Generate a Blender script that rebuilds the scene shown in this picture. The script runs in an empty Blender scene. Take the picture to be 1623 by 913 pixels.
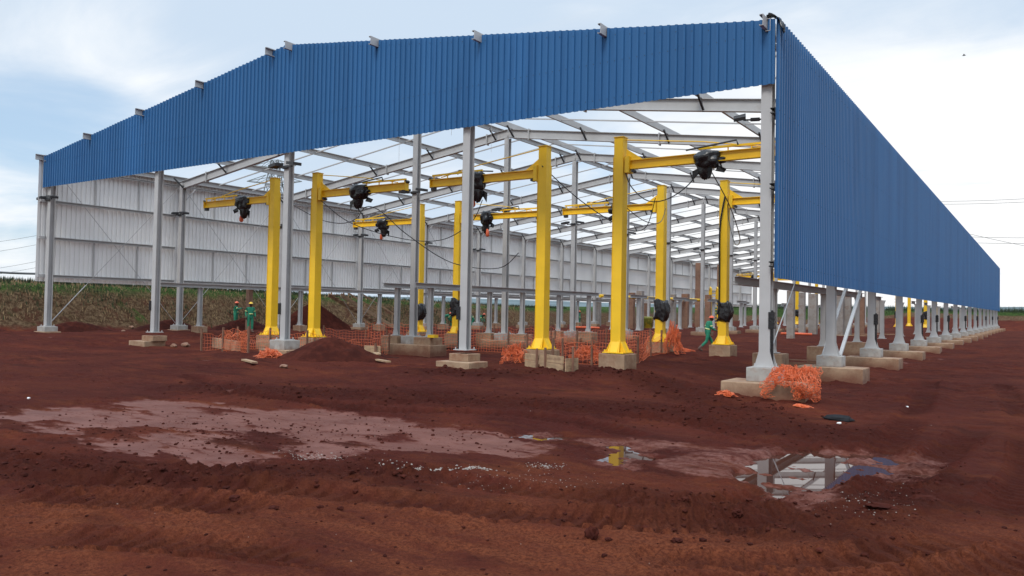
import bpy, bmesh, math, random
import numpy as np
from mathutils import Vector, Matrix, noise as mnoise
random.seed(7)
rng = np.random.default_rng(7)
C = bpy.context.scene
COL = C.collection
R = math.radians

# ------------------------------------------------------------------ camera
CAM = np.array([5.503, -19.028, 1.304]); FPX = 1246.55
yaw, pitch, roll = R(-34.055), R(1.451), R(1.052)
_f = np.array([math.sin(yaw)*math.cos(pitch), math.cos(yaw)*math.cos(pitch), math.sin(pitch)])
_r0 = np.array([math.cos(yaw), -math.sin(yaw), 0.]); _u0 = np.cross(_r0, _f)
_r = _r0*math.cos(roll) + _u0*math.sin(roll); _u = _u0*math.cos(roll) - _r0*math.sin(roll)
cd = bpy.data.cameras.new('camera'); cam = bpy.data.objects.new('camera', cd); COL.objects.link(cam)
cd.sensor_width = 36.0; cd.lens = FPX/1623*36.0; cd.clip_start = 0.1; cd.clip_end = 20000
M = Matrix(((_r[0], _u[0], -_f[0], CAM[0]), (_r[1], _u[1], -_f[1], CAM[1]), (_r[2], _u[2], -_f[2], CAM[2]), (0, 0, 0, 1)))
cam.matrix_world = M
C.camera = cam

def G(px, py, z=-0.65):
    """where a sight line meets the level z: survey helper for positions read off the photograph"""
    d = _f + _r*(px-811.5)/FPX - _u*(py-456.5)/FPX
    p = CAM + d*(z-CAM[2])/d[2]
    return float(p[0]), float(p[1])

# ------------------------------------------------------------------ sky, sun, exposure
SUN_EL, SUN_AZ = R(48), R(170)      # azimuth clockwise from +Y: in front of the gable, behind the camera
w = bpy.data.worlds.new('World'); C.world = w; w.use_nodes = True
nt = w.node_tree; N = nt.nodes; L = nt.links
for n in list(N): N.remove(n)
out = N.new('ShaderNodeOutputWorld'); bg = N.new('ShaderNodeBackground'); L.new(bg.outputs[0], out.inputs[0])
sky = N.new('ShaderNodeTexSky'); sky.sky_type = 'NISHITA'; sky.sun_disc = False
sky.sun_elevation = SUN_EL; sky.sun_rotation = SUN_AZ; sky.air_density = 1.0; sky.dust_density = 1.5; sky.ozone_density = 2.0
tc = N.new('ShaderNodeTexCoord')
sep = N.new('ShaderNodeSeparateXYZ'); L.new(tc.outputs['Generated'], sep.inputs[0])
def wmath(op, a, b=None, clamp=False):
    n = N.new('ShaderNodeMath'); n.operation = op; n.use_clamp = clamp
    for i, v in enumerate((a, b)):
        if v is None: continue
        if isinstance(v, (int, float)): n.inputs[i].default_value = v
        else: L.new(v, n.inputs[i])
    return n.outputs[0]
# cloud deck: direction projected on a plane overhead
zz = wmath('ADD', wmath('MAXIMUM', sep.outputs[2], 0.0), 0.22)
cx_ = wmath('DIVIDE', sep.outputs[0], zz); cy_ = wmath('DIVIDE', sep.outputs[1], zz)
cmb = N.new('ShaderNodeCombineXYZ'); L.new(cx_, cmb.inputs[0]); L.new(cy_, cmb.inputs[1])
def wnoise(scale, detail, rough, off=(0, 0, 0), dist=0.0, stretch=(1, 1, 1), rot=0.0):
    mp = N.new('ShaderNodeMapping'); L.new(cmb.outputs[0], mp.inputs[0]); mp.inputs['Location'].default_value = off
    mp.inputs['Scale'].default_value = stretch; mp.inputs['Rotation'].default_value = (0, 0, rot)
    n = N.new('ShaderNodeTexNoise'); L.new(mp.outputs[0], n.inputs['Vector'])
    n.inputs['Scale'].default_value = scale; n.inputs['Detail'].default_value = detail; n.inputs['Roughness'].default_value = rough
    n.inputs['Distortion'].default_value = dist
    return n.outputs['Fac']
def ramp(v, a, b, ca=(0, 0, 0, 1), cb=(1, 1, 1, 1)):
    r = N.new('ShaderNodeValToRGB'); L.new(v, r.inputs[0]); e = r.color_ramp.elements
    e[0].position = a; e[1].position = b; e[0].color = ca; e[1].color = cb
    r.color_ramp.interpolation = 'EASE'
    return r.outputs[0]
def wmix(f, a, b, mode='MIX'):
    m = N.new('ShaderNodeMix'); m.data_type = 'RGBA'; m.blend_type = mode
    for i, v in ((0, f), (6, a), (7, b)):
        if isinstance(v, (int, float)): m.inputs[i].default_value = v
        elif isinstance(v, tuple): m.inputs[i].default_value = v
        else: L.new(v, m.inputs[i])
    return m.outputs[2]
SKYK = 0.12
skyc = wmix(1.0, sky.outputs[0], (SKYK, SKYK, SKYK, 1), 'MULTIPLY')
skyc = wmix(0.60, skyc, (0.45, 0.60, 0.76, 1))                      # thin veil of high cloud over the blue
big = wnoise(0.45, 3, 0.5, (2.3, 0.4, 0), 0.4)
fine = wnoise(1.3, 8, 0.58, (5.1, 1.2, 3), 0.5, (1.0, 2.2, 1), R(-30))
# the deck is grey-blue and smooth overhead, brighter and broken towards the horizon
low = ramp(wmath('ADD', sep.outputs[2], wmath('MULTIPLY', wmath('SUBTRACT', big, 0.5), 0.55)), 0.16, 0.40, (1, 1, 1, 1), (0, 0, 0, 1))
greyd = N.new('ShaderNodeVectorMath'); greyd.operation = 'DOT_PRODUCT'; L.new(tc.outputs['Generated'], greyd.inputs[0]); greyd.inputs[1].default_value = (-0.680, 0.707, 0.194)
grey = ramp(greyd.outputs['Value'], 0.945, 0.995)
low = wmath('SUBTRACT', low, wmath('MULTIPLY', grey, 0.85))
tone = ramp(wmath('ADD', wmath('MULTIPLY', low, 0.55), wmath('MULTIPLY', wmath('SUBTRACT', fine, 0.5), 1.1)), 0.0, 0.62)
cloudc = wmix(tone, (0.495, 0.595, 0.715, 1), (0.80, 0.82, 0.84, 1))
dirb = wmath('ADD', wmath('MULTIPLY', sep.outputs[0], 0.10), wmath('MULTIPLY', sep.outputs[1], 0.995))
glow = wmath('MULTIPLY', ramp(dirb, 0.80, 0.985), ramp(sep.outputs[2], 0.10, 0.33, (1, 1, 1, 1), (0, 0, 0, 1)))
cloudc = wmix(glow, cloudc, (0.84, 0.845, 0.85, 1))
streak = ramp(wnoise(1.1, 7, 0.6, (8.3, 2.2, 1), 0.6, (0.6, 3.0, 1), R(25)), 0.56, 0.72)
cloudc = wmix(wmath('MULTIPLY', streak, 0.62), cloudc, (0.54, 0.62, 0.71, 1))
gapd = N.new('ShaderNodeVectorMath'); gapd.operation = 'DOT_PRODUCT'; L.new(tc.outputs['Generated'], gapd.inputs[0]); gapd.inputs[1].default_value = (-0.900, 0.406, 0.160)
gap = ramp(gapd.outputs['Value'], 0.985, 0.9995)
cover = ramp(wmath('ADD', wmath('MULTIPLY', wnoise(1.0, 7, 0.56, (0.9, 3.1, 0), 0.4), 0.9), wmath('SUBTRACT', wmath('MULTIPLY', glow, 0.25), wmath('MULTIPLY', gap, 0.15))), 0.20, 0.42)
final = wmix(cover, skyc, cloudc)
# upper sky, out of view, boosted to add light from above
zen = ramp(sep.outputs[2], 0.42, 0.85)
final = wmix(1.0, final, wmix(zen, (1, 1, 1, 1), (2.3, 2.25, 2.2, 1)), 'MULTIPLY')
L.new(final, bg.inputs[0]); bg.inputs[1].default_value = 1.0

sl = bpy.data.lights.new('sun', 'SUN'); so = bpy.data.objects.new('sun', sl); COL.objects.link(so)
sl.energy = 1.5; sl.angle = R(18); sl.color = (1.0, 0.96, 0.9)
sd = Vector((math.sin(SUN_AZ)*math.cos(SUN_EL), math.cos(SUN_AZ)*math.cos(SUN_EL), math.sin(SUN_EL)))
so.rotation_euler = sd.to_track_quat('Z', 'Y').to_euler()
vs = C.view_settings
vs.view_transform = 'Standard'; vs.look = 'None'; vs.exposure = 0.34; vs.gamma = 1.0; vs.use_curve_mapping = False
try:
    C.cycles.max_bounces = 6; C.cycles.use_denoising = True
except Exception: pass

# ------------------------------------------------------------------ materials
def mat(name, base, rough=0.6, metal=0.0, var=0.12, scale=3.0, bump=0.0, bscale=60.0, second=None, sec_lo=0.5, sec_hi=0.65, sscale=2.0, stretch=(1, 1, 1), spec=0.5, coat=0.0, splash=None):
    m = bpy.data.materials.new(name); m.use_nodes = True
    t = m.node_tree; b = t.nodes['Principled BSDF']
    b.inputs['Roughness'].default_value = rough; b.inputs['Metallic'].default_value = metal
    b.inputs['Specular IOR Level'].default_value = spec
    if coat: b.inputs['Coat Weight'].default_value = coat; b.inputs['Coat Roughness'].default_value = 0.25
    c = t.nodes.new('ShaderNodeTexCoord'); mp = t.nodes.new('ShaderNodeMapping'); t.links.new(c.outputs['Object'], mp.inputs[0])
    mp.inputs['Scale'].default_value = stretch
    n = t.nodes.new('ShaderNodeTexNoise'); n.inputs['Scale'].default_value = scale; n.inputs['Detail'].default_value = 6
    t.links.new(mp.outputs[0], n.inputs['Vector'])
    cr = t.nodes.new('ShaderNodeValToRGB'); t.links.new(n.outputs['Fac'], cr.inputs[0])
    cr.color_ramp.elements[0].position = 0.3; cr.color_ramp.elements[1].position = 0.7
    cr.color_ramp.elements[0].color = tuple(x*(1-var) for x in base)+(1,); cr.color_ramp.elements[1].color = tuple(min(1, x*(1+var)) for x in base)+(1,)
    col = cr.outputs[0]
    if second is not None:
        n2 = t.nodes.new('ShaderNodeTexNoise'); n2.inputs['Scale'].default_value = sscale; n2.inputs['Detail'].default_value = 8; n2.inputs['Roughness'].default_value = 0.65
        t.links.new(mp.outputs[0], n2.inputs['Vector'])
        r2 = t.nodes.new('ShaderNodeValToRGB'); t.links.new(n2.outputs['Fac'], r2.inputs[0])
        r2.color_ramp.elements[0].position = sec_lo; r2.color_ramp.elements[1].position = sec_hi
        mx = t.nodes.new('ShaderNodeMix'); mx.data_type = 'RGBA'
        t.links.new(r2.outputs[0], mx.inputs[0]); t.links.new(col, mx.inputs[6]); mx.inputs[7].default_value = tuple(second)+(1,)
        col = mx.outputs[2]
    if splash:
        sp = t.nodes.new('ShaderNodeSeparateXYZ'); t.links.new(c.outputs['Object'], sp.inputs[0]); n4 = t.nodes.new('ShaderNodeTexNoise'); n4.inputs['Scale'].default_value = 3.5; n4.inputs['Detail'].default_value = 8; t.links.new(c.outputs['Object'], n4.inputs['Vector'])
        ma = t.nodes.new('ShaderNodeMath'); ma.operation = 'MULTIPLY_ADD'; t.links.new(n4.outputs['Fac'], ma.inputs[0]); ma.inputs[1].default_value = 0.7; t.links.new(sp.outputs[2], ma.inputs[2])
        mr = t.nodes.new('ShaderNodeMapRange'); t.links.new(ma.outputs[0], mr.inputs[0]); mr.inputs[1].default_value = splash[0]+0.35; mr.inputs[2].default_value = splash[1]+0.35; mr.inputs[3].default_value = splash[2]; mr.inputs[4].default_value = 0
        mx = t.nodes.new('ShaderNodeMix'); mx.data_type = 'RGBA'; t.links.new(mr.outputs[0], mx.inputs[0]); t.links.new(col, mx.inputs[6]); mx.inputs[7].default_value = (0.14, 0.045, 0.025, 1); col = mx.outputs[2]
    t.links.new(col, b.inputs['Base Color'])
    if bump:
        n3 = t.nodes.new('ShaderNodeTexNoise'); n3.inputs['Scale'].default_value = bscale; n3.inputs['Detail'].default_value = 5
        t.links.new(mp.outputs[0], n3.inputs['Vector'])
        bm_ = t.nodes.new('ShaderNodeBump'); bm_.inputs['Strength'].default_value = bump; bm_.inputs['Distance'].default_value = 0.02
        t.links.new(n3.outputs['Fac'], bm_.inputs['Height']); t.links.new(bm_.outputs[0], b.inputs['Normal'])
    return m
MUD = (0.085, 0.026, 0.018)
m_steel = mat('grey_painted_steel', (0.42, 0.415, 0.41), 0.5, 0.0, 0.08, 1.5, second=(0.34, 0.315, 0.30), sec_lo=0.58, sec_hi=0.75, sscale=1.2)
m_blue = mat('blue_painted_sheet', (0.031, 0.121, 0.285), 0.48, 0.0, 0.10, 0.35, stretch=(1, 1, 0.06), second=(0.025, 0.102, 0.250), sec_lo=0.52, sec_hi=0.62, sscale=1.3, spec=0.22)
def sheet_tones(m):
    """each one-metre sheet a slightly different batch; faint red dust along the bottom edge"""
    t = m.node_tree; b = t.nodes['Principled BSDF']; src = b.inputs['Base Color'].links[0].from_socket
    g = t.nodes.new('ShaderNodeNewGeometry'); sp = t.nodes.new('ShaderNodeSeparateXYZ'); t.links.new(g.outputs['Position'], sp.inputs[0])
    ad = t.nodes.new('ShaderNodeMath'); t.links.new(sp.outputs[0], ad.inputs[0]); t.links.new(sp.outputs[1], ad.inputs[1])
    fl = t.nodes.new('ShaderNodeMath'); fl.operation = 'FLOOR'; t.links.new(ad.outputs[0], fl.inputs[0])
    wn = t.nodes.new('ShaderNodeTexWhiteNoise'); wn.noise_dimensions = '1D'; t.links.new(fl.outputs[0], wn.inputs['W'])
    mr = t.nodes.new('ShaderNodeMapRange'); t.links.new(wn.outputs['Value'], mr.inputs[0]); mr.inputs[3].default_value = 0.95; mr.inputs[4].default_value = 1.05
    vm = t.nodes.new('ShaderNodeVectorMath'); vm.operation = 'SCALE'; t.links.new(src, vm.inputs[0]); t.links.new(mr.outputs[0], vm.inputs['Scale'])
    t.links.new(vm.outputs[0], b.inputs['Base Color'])
sheet_tones(m_blue)
m_white = mat('white_painted_sheet', (0.80, 0.79, 0.77), 0.5, 0.0, 0.05, 0.6, stretch=(1, 1, 0.1))
m_yellow = mat('yellow_paint', (0.86, 0.53, 0.018), 0.45, 0.0, 0.06, 2.0, second=(0.45, 0.25, 0.03), sec_lo=0.68, sec_hi=0.8, sscale=4.0)
m_conc = mat('pale_concrete', (0.36, 0.345, 0.32), 0.85, 0, 0.15, 4, 0.25, 50, second=(0.26, 0.16, 0.11), sec_lo=0.55, sec_hi=0.75, sscale=1.6, splash=(-0.42, -0.22, 0.6))
m_concd = mat('mud_stained_concrete', (0.35, 0.235, 0.15), 0.9, 0, 0.2, 3, 0.35, 40, second=(0.20, 0.09, 0.05), sec_lo=0.42, sec_hi=0.66, sscale=1.8, splash=(-0.75, -0.36, 0.85))
m_pier = mat('grey_precast_concrete', (0.30, 0.27, 0.245), 0.9, 0, 0.15, 2, 0.2, 30, second=(0.20, 0.13, 0.10), sec_lo=0.5, sec_hi=0.7, sscale=1.4)
m_pierb = mat('reddish_dusty_concrete', (0.24, 0.135, 0.09), 0.9, 0, 0.15, 2, 0.2, 30, second=(0.17, 0.075, 0.045), sec_lo=0.48, sec_hi=0.7, sscale=1.4)
m_black = mat('black_plastic', (0.014, 0.014, 0.016), 0.27, 0, 0.2, 6, 0.3, 14)
m_dark = mat('dark_metal', (0.03, 0.03, 0.033), 0.5, 0, 0.2, 6)
m_net = mat('orange_net_plastic', (0.66, 0.140, 0.045), 0.55, 0, 0.18, 2.5, second=(0.40, 0.10, 0.04), sec_lo=0.52, sec_hi=0.75, sscale=1.2)
m_orange = mat('orange_rubber', (0.70, 0.13, 0.05), 0.5)
m_wood = mat('raw_timber', (0.40, 0.27, 0.16), 0.8, 0, 0.22, 3, 0.3, 30, second=(0.17, 0.085, 0.055), sec_lo=0.5, sec_hi=0.72, sscale=2.5, stretch=(1, 1, 3))
m_woodd = mat('muddy_timber', (0.19, 0.095, 0.06), 0.85, 0, 0.25, 3, 0.3, 30)
m_mound = mat('loose_red_earth', (0.060, 0.0155, 0.0105), 0.95, 0, 0.3, 5, 0.9, 16, second=(0.038, 0.0105, 0.008), sec_lo=0.45, sec_hi=0.6, sscale=2.0, spec=0.06)
m_green = mat('green_coverall', (0.018, 0.20, 0.115), 0.85, 0, 0.2, 8, 0.3, 25)
m_skin = mat('dark_skin', (0.055, 0.028, 0.018), 0.55)
m_boot = mat('muddy_boot', (0.12, 0.075, 0.06), 0.7)
m_helo = mat('orange_helmet', (0.75, 0.12, 0.04), 0.35)
m_hely = mat('yellow_helmet', (0.80, 0.52, 0.04), 0.35)
m_band = mat('lime_reflective_band', (0.55, 0.62, 0.25), 0.4)
m_tarp = mat('dark_tarpaulin', (0.02, 0.02, 0.022), 0.9, spec=0.1)
m_lattice = mat('galvanised_lattice', (0.20, 0.21, 0.22), 0.6)
m_wire = mat('power_cable', (0.06, 0.06, 0.065), 0.6)
m_stone = mat('grey_gravel', (0.30, 0.255, 0.225), 0.9, 0, 0.4, 30)
m_drum = mat('olive_drum_paint', (0.20, 0.20, 0.03), 0.5, second=(0.5, 0.34, 0.03), sec_lo=0.5, sec_hi=0.56, sscale=1.4)
m_farb = mat('pale_far_wall', (0.30, 0.33, 0.36), 0.8)
m_bird = mat('dark_plumage', (0.03, 0.03, 0.03), 0.8)

# ------------------------------------------------------------------ mesh helpers
class MB:
    def __init__(s): s.v = []; s.f = []; s.m = []
    def add(s, vs, fs, mi=0):
        o = len(s.v); s.v.extend([tuple(map(float, p)) for p in vs]); s.f.extend([tuple(i+o for i in f) for f in fs]); s.m.extend([mi]*len(fs)); return s
    def box(s, c, d, rz=0.0, mi=0, taper=1.0):
        x, y, z = d[0]/2, d[1]/2, d[2]/2; cs, sn = math.cos(rz), math.sin(rz); vs = []
        for k, (sx, sy, sz) in enumerate(((-1, -1, -1), (1, -1, -1), (1, 1, -1), (-1, 1, -1), (-1, -1, 1), (1, -1, 1), (1, 1, 1), (-1, 1, 1))):
            t = taper if sz > 0 else 1.0
            px, py = sx*x*t, sy*y*t
            vs.append((c[0]+px*cs-py*sn, c[1]+px*sn+py*cs, c[2]+sz*z))
        return s.add(vs, [(0, 3, 2, 1), (4, 5, 6, 7), (0, 1, 5, 4), (1, 2, 6, 5), (2, 3, 7, 6), (3, 0, 4, 7)], mi)
    def frame(s, p0, p1, up):
        p0, p1 = Vector(p0), Vector(p1); d = (p1-p0).normalized(); u = Vector(up); sd_ = d.cross(u)
        if sd_.length < 1e-5: sd_ = d.cross(Vector((1, 0, 0)))
        sd_.normalize(); u = sd_.cross(d).normalized(); return p0, p1, sd_, u
    def profile(s, p0, p1, prof, up=(0, 0, 1), mi=0):
        p0, p1, a, b = s.frame(p0, p1, up); n = len(prof)
        vs = [p0+a*x+b*y for x, y in prof]+[p1+a*x+b*y for x, y in prof]
        fs = [(i, (i+1) % n, n+(i+1) % n, n+i) for i in range(n)]+[tuple(range(n-1, -1, -1)), tuple(range(n, 2*n))]
        return s.add(vs, fs, mi)
    def bar(s, p0, p1, w_, h, up=(0, 0, 1), mi=0):
        return s.profile(p0, p1, [(-w_/2, -h/2), (w_/2, -h/2), (w_/2, h/2), (-w_/2, h/2)], up, mi)
    def ibeam(s, p0, p1, w_, h, tf=0.02, tw=0.016, up=(0, 0, 1), mi=0):
        a, b, c, d = w_/2, h/2, tw/2, h/2-tf
        return s.profile(p0, p1, [(-a, -b), (a, -b), (a, -d), (c, -d), (c, d), (a, d), (a, b), (-a, b), (-a, d), (-c, d), (-c, -d), (-a, -d)], up, mi)
    def channel(s, p0, p1, w_, h, t=0.012, lip=0.03, up=(0, 0, 1), flip=1, mi=0):
        a, b = w_, h/2
        pr = [(0, -b), (a, -b), (a, -b+lip), (a-t, -b+lip), (a-t, -b+t), (t, -b+t), (t, b-t), (a-t, b-t), (a-t, b-lip), (a, b-lip), (a, b), (0, b)]
        if flip < 0: pr = [(-x, y) for x, y in reversed(pr)]
        return s.profile(p0, p1, pr, up, mi)
    def tube(s, pts, r, n=6, mi=0, cap=True):
        pts = [Vector(p) for p in pts]; rs = r if isinstance(r, (list, tuple)) else [r]*len(pts); vs = []; fs = []; prev = None
        for i, p in enumerate(pts):
            d = (pts[min(i+1, len(pts)-1)]-pts[max(i-1, 0)]).normalized()
            a = d.cross(Vector((0, 0, 1)) if prev is None else prev)
            if prev is None:
                if a.length < 1e-4: a = d.cross(Vector((1, 0, 0)))
                a.normalize(); b = d.cross(a)
            else:
                b = (prev - d*prev.dot(d)).normalized(); a = b.cross(d)
            prev = b
            for k in range(n):
                t = 2*math.pi*k/n; vs.append(p+(a*math.cos(t)+b*math.sin(t))*rs[i])
        for i in range(len(pts)-1):
            for k in range(n): fs.append((i*n+k, i*n+(k+1) % n, (i+1)*n+(k+1) % n, (i+1)*n+k))
        if cap: fs += [tuple(range(n-1, -1, -1)), tuple(range((len(pts)-1)*n, len(pts)*n))]
        return s.add(vs, fs, mi)
    def plate(s, poly, t, nrm, mi=0):
        nrm = Vector(nrm).normalized()*t/2; p = [Vector(q) for q in poly]; n = len(p)
        vs = [q-nrm for q in p]+[q+nrm for q in p]
        return s.add(vs, [(i, (i+1) % n, n+(i+1) % n, n+i) for i in range(n)]+[tuple(range(n-1, -1, -1)), tuple(range(n, 2*n))], mi)
    def wires(s, P, E, r, mi=0):
        """thin three-sided strands along edges"""
        P = np.asarray(P, float); E = np.asarray(E); a, b = P[E[:, 0]], P[E[:, 1]]; d = b-a
        ln = np.linalg.norm(d, axis=1); ok = ln > 1e-6; a, b, d = a[ok], b[ok], d[ok]/ln[ok, None]
        t = np.where(np.abs(d[:, 2:3]) > 0.9, np.array([[1., 0, 0]]), np.array([[0, 0, 1.]]))
        u = np.cross(d, t); u /= np.linalg.norm(u, axis=1)[:, None]; v = np.cross(d, u)
        rr = r if np.ndim(r) else np.full(len(a), r)
        for i in range(len(a)):
            vs = []
            for q in (a[i], b[i]):
                for k in range(3):
                    an = 2.0944*k; vs.append(q+rr[i]*(u[i]*math.cos(an)+v[i]*math.sin(an)))
            s.add(vs, [(0, 1, 4, 3), (1, 2, 5, 4), (2, 0, 3, 5)], mi)
        return s
    def build(s, name, m, parent=None, loc=None, smooth=False, bevel=0.0):
        me = bpy.data.meshes.new(name); me.from_pydata(s.v, [], s.f)
        for q in (m if isinstance(m, (list, tuple)) else [m]): me.materials.append(q)
        if any(s.m): me.polygons.foreach_set('material_index', s.m)
        if smooth: me.polygons.foreach_set('use_smooth', [True]*len(me.polygons))
        me.update(); o = bpy.data.objects.new(name, me); COL.objects.link(o)
        if parent is not None: o.parent = parent
        if loc is not None: o.location = loc
        if bevel:
            bv = o.modifiers.new('edge', 'BEVEL'); bv.width = bevel; bv.segments = 2; bv.limit_method = 'ANGLE'
        return o
def tag(o, label=None, cat=None, group=None, kind=None):
    if label: o['label'] = label
    if cat: o['category'] = cat
    if group: o['group'] = group
    if kind: o['kind'] = kind
    return o
def thing(name, loc, label, cat, group=None, rz=0.0):
    o = bpy.data.objects.new(name, None); COL.objects.link(o); o.location = loc; o.rotation_euler = (0, 0, rz); o.empty_display_size = 0.3
    return tag(o, label, cat, group)
KIDS = {}
def copy_tree(o, parent=None):
    c = o.copy(); COL.objects.link(c)
    if parent is not None: c.parent = parent
    for ch in list(o.children): copy_tree(ch, c)
    return c
ORD = 'first second third fourth fifth sixth seventh eighth ninth tenth eleventh twelfth thirteenth fourteenth fifteenth sixteenth seventeenth'.split()

# numpy value noise
_perm = rng.permutation(4096).astype(np.int64); _val = rng.random(4096)
def vnoise(x, y):
    xi = np.floor(x).astype(np.int64); yi = np.floor(y).astype(np.int64); fx = x-xi; fy = y-yi
    fx = fx*fx*(3-2*fx); fy = fy*fy*(3-2*fy)
    h = lambda a, b: _val[(_perm[a & 4095]+b*57) & 4095]
    return (h(xi, yi)*(1-fx)+h(xi+1, yi)*fx)*(1-fy)+(h(xi, yi+1)*(1-fx)+h(xi+1, yi+1)*fx)*fy
def fbm(x, y, s, octv=4, gain=0.5, ridged=False):
    t = 0; a = 1.0; tot = 0; ang = 0.5
    for i in range(octv):
        c_, s_ = math.cos(ang*i), math.sin(ang*i); f = s*2**i
        v = vnoise((x*c_-y*s_)*f+17.3*i, (x*s_+y*c_)*f+9.1*i)
        if ridged: v = 1-np.abs(2*v-1)
        t = t+a*v; tot += a; a *= gain
    return t/tot
sstep = lambda a, b, x: (lambda t: t*t*(3-2*t))(np.clip((x-a)/(b-a), 0, 1))
def poly_mask(x, y, poly, soft):
    """signed soft mask of a polygon (1 inside)"""
    poly = np.array(poly); inside = np.zeros(x.shape, bool); dmin = np.full(x.shape, 1e9)
    n = len(poly)
    for i in range(n):
        x0, y0 = poly[i]; x1, y1 = poly[(i+1) % n]
        cond = ((y0 > y) != (y1 > y)) & (x < (x1-x0)*(y-y0)/((y1-y0) if y1 != y0 else 1e-9)+x0); inside ^= cond
        dx, dy = x1-x0, y1-y0; t = np.clip(((x-x0)*dx+(y-y0)*dy)/(dx*dx+dy*dy+1e-12), 0, 1)
        dmin = np.minimum(dmin, np.hypot(x-x0-t*dx, y-y0-t*dy))
    sd_ = np.where(inside, dmin, -dmin)
    return sstep(-soft, soft, sd_)
def path_dist(x, y, pts):
    pts = np.array(pts); d = np.full(x.shape, 1e9); sarc = np.zeros(x.shape); side = np.zeros(x.shape); acc = 0
    for i in range(len(pts)-1):
        x0, y0 = pts[i]; x1, y1 = pts[i+1]; dx, dy = x1-x0, y1-y0; ln = math.hypot(dx, dy)
        t = np.clip(((x-x0)*dx+(y-y0)*dy)/(ln*ln), 0, 1); dd = np.hypot(x-x0-t*dx, y-y0-t*dy); k = dd < d
        d = np.where(k, dd, d); sarc = np.where(k, acc+t*ln, sarc); side = np.where(k, ((x-x0)*dy-(y-y0)*dx)/ln, side); acc += ln
    return d, sarc, side
def smooth_path(pts, n=8):
    p = np.array(pts, float); o = []
    for i in range(len(p)-1):
        a, b, c, d = p[max(i-1, 0)], p[i], p[i+1], p[min(i+2, len(p)-1)]
        for k in range(n):
            t = k/n; o.append(0.5*((2*b)+(-a+c)*t+(2*a-5*b+4*c-d)*t*t+(-a+3*b-3*c+d)*t**3))
    o.append(p[-1]); return np.array(o)

# ------------------------------------------------------------------ terrain
W = 34.471; RIDGE = -W/2; SL = 0.139; ZP = -0.80
CTRL = np.array([(-.84, -.7, -.68), (1.07, -.7, -.76), (.5, 6.3, -.85), (.7, 13.3, -.79), (.74, 20.3, -.72), (0, 60, -.7), (0, 114, -.7),
    (-8.5, -.9, -.55), (-24.8, -.8, -.66), (-34, -.5, -.34), (-33.8, -2.5, -.34), (-16.6, -.8, -.48), (-5.1, 1.6, -.48), (-4.9, 11.2, -.5), (-7.4, 11, -.5), (-17.3, 5.8, -.85),
    (-17, 13, -.8), (-17, 21, -.7), (-34.5, 7, -.34), (-35, 14, -.34), (-30, 60, -.6), (-16, 40, -.65), (-7, 40, -.6), (-10, -6, -.74), (1, -7, -.74), (5, -6, -.72), (5.5, -19, -.52),
    (-10, -14, -.6), (15, 0, -.7), (20, 40, -.62), (15, 100, -.6), (-25, -10, -.52), (-40, -5, -.2), (-45, -20, -.2), (-28, 8, -.5), (-25, 20, -.5), (-10, 25, -.6), (3, 30, -.7), (-12, 80, -.6), (40, -20, -.6), (60, 60, -.6)])
def base_h(x, y):
    num = 0; den = 0
    for cx0, cy0, cz0 in CTRL:
        wgt = 1/((x-cx0)**2+(y-cy0)**2+4.0)**1.6; num = num+wgt*cz0; den = den+wgt
    return num/den
def bank(x, y):
    wob = (fbm(x, y, 0.12, 3)-0.5)*1.6
    d = np.maximum(-38.0-x, y-123.0)+wob
    Hh = np.where(-38.0-x > y-123.0, 2.55-0.6*sstep(10, 60, y), 2.75)
    return d, Hh*sstep(0.0, 3.8, d)
def seg(*pp): return [G(a, b, -.72) for a, b in pp]
WET = seg((-150, 690), (0, 664), (90, 650), (235, 632), (330, 640), (500, 650), (650, 664), (800, 684), (900, 700), (860, 716), (640, 724), (480, 738), (330, 746), (200, 744), (80, 724), (0, 700), (-100, 715))
WET2 = seg((900, 694), (1000, 690), (1150, 706), (1300, 704), (1430, 712), (1490, 735), (1400, 768), (1320, 800), (1220, 800), (1130, 762), (1030, 738), (940, 722))
PUD = [seg((1170, 728), (1235, 712), (1310, 708), (1390, 712), (1500, 728), (1480, 752), (1400, 764), (1360, 758), (1320, 766), (1330, 790), (1280, 806), (1225, 782), (1165, 750)),
       seg((935, 702), (985, 698), (1035, 716), (1018, 726), (996, 744), (955, 736), (938, 724), (970, 714)),
       seg((812, 685), (850, 680), (905, 687), (893, 694), (840, 692))]
TRK = [smooth_path(seg((-60, 762), (300, 775), (600, 792), (900, 832), (1150, 850), (1330, 826), (1450, 776), (1515, 718), (1535, 655), (1530, 610))),
       smooth_path(seg((-60, 818), (400, 832), (800, 872), (1150, 892), (1400, 862), (1570, 785), (1640, 700))),
       smooth_path(seg((300, 600), (480, 640), (700, 640), (900, 652), (1060, 668), (1180, 690), (1340, 720))),
       smooth_path(seg((-60, 720), (120, 750), (330, 764), (560, 760), (700, 748))),
       smooth_path(seg((350, 622), (560, 650), (740, 655), (880, 664), (1000, 690)))]
CHURN = smooth_path(seg((330, 616), (480, 622), (640, 630), (760, 638), (900, 645), (1060, 655), (1180, 672), (1330, 690)))
CHURN2 = smooth_path(seg((-60, 742), (60, 752), (200, 770), (420, 765), (600, 758)))
CHURN4 = smooth_path(seg((690, 598), (800, 604), (930, 600), (1010, 606), (1120, 640), (1210, 660)))
CHURN3 = smooth_path(seg((1000, 800), (1130, 820), (1260, 830), (1370, 800), (1450, 760)))
FEET = [(0.1, 7*k) for k in range(6)]+[(-17.2, 7*k) for k in range(4)]+[(-25.6, 0), (-9, 0), (-34.5, 0), (-34.5, 7), (-5.2, 2.6), (-7.9, 2.6), (-7.8, 11.8), (-5.1, 11.8), (-18.6, 2.6), (-21.2, 2.6)]
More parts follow.
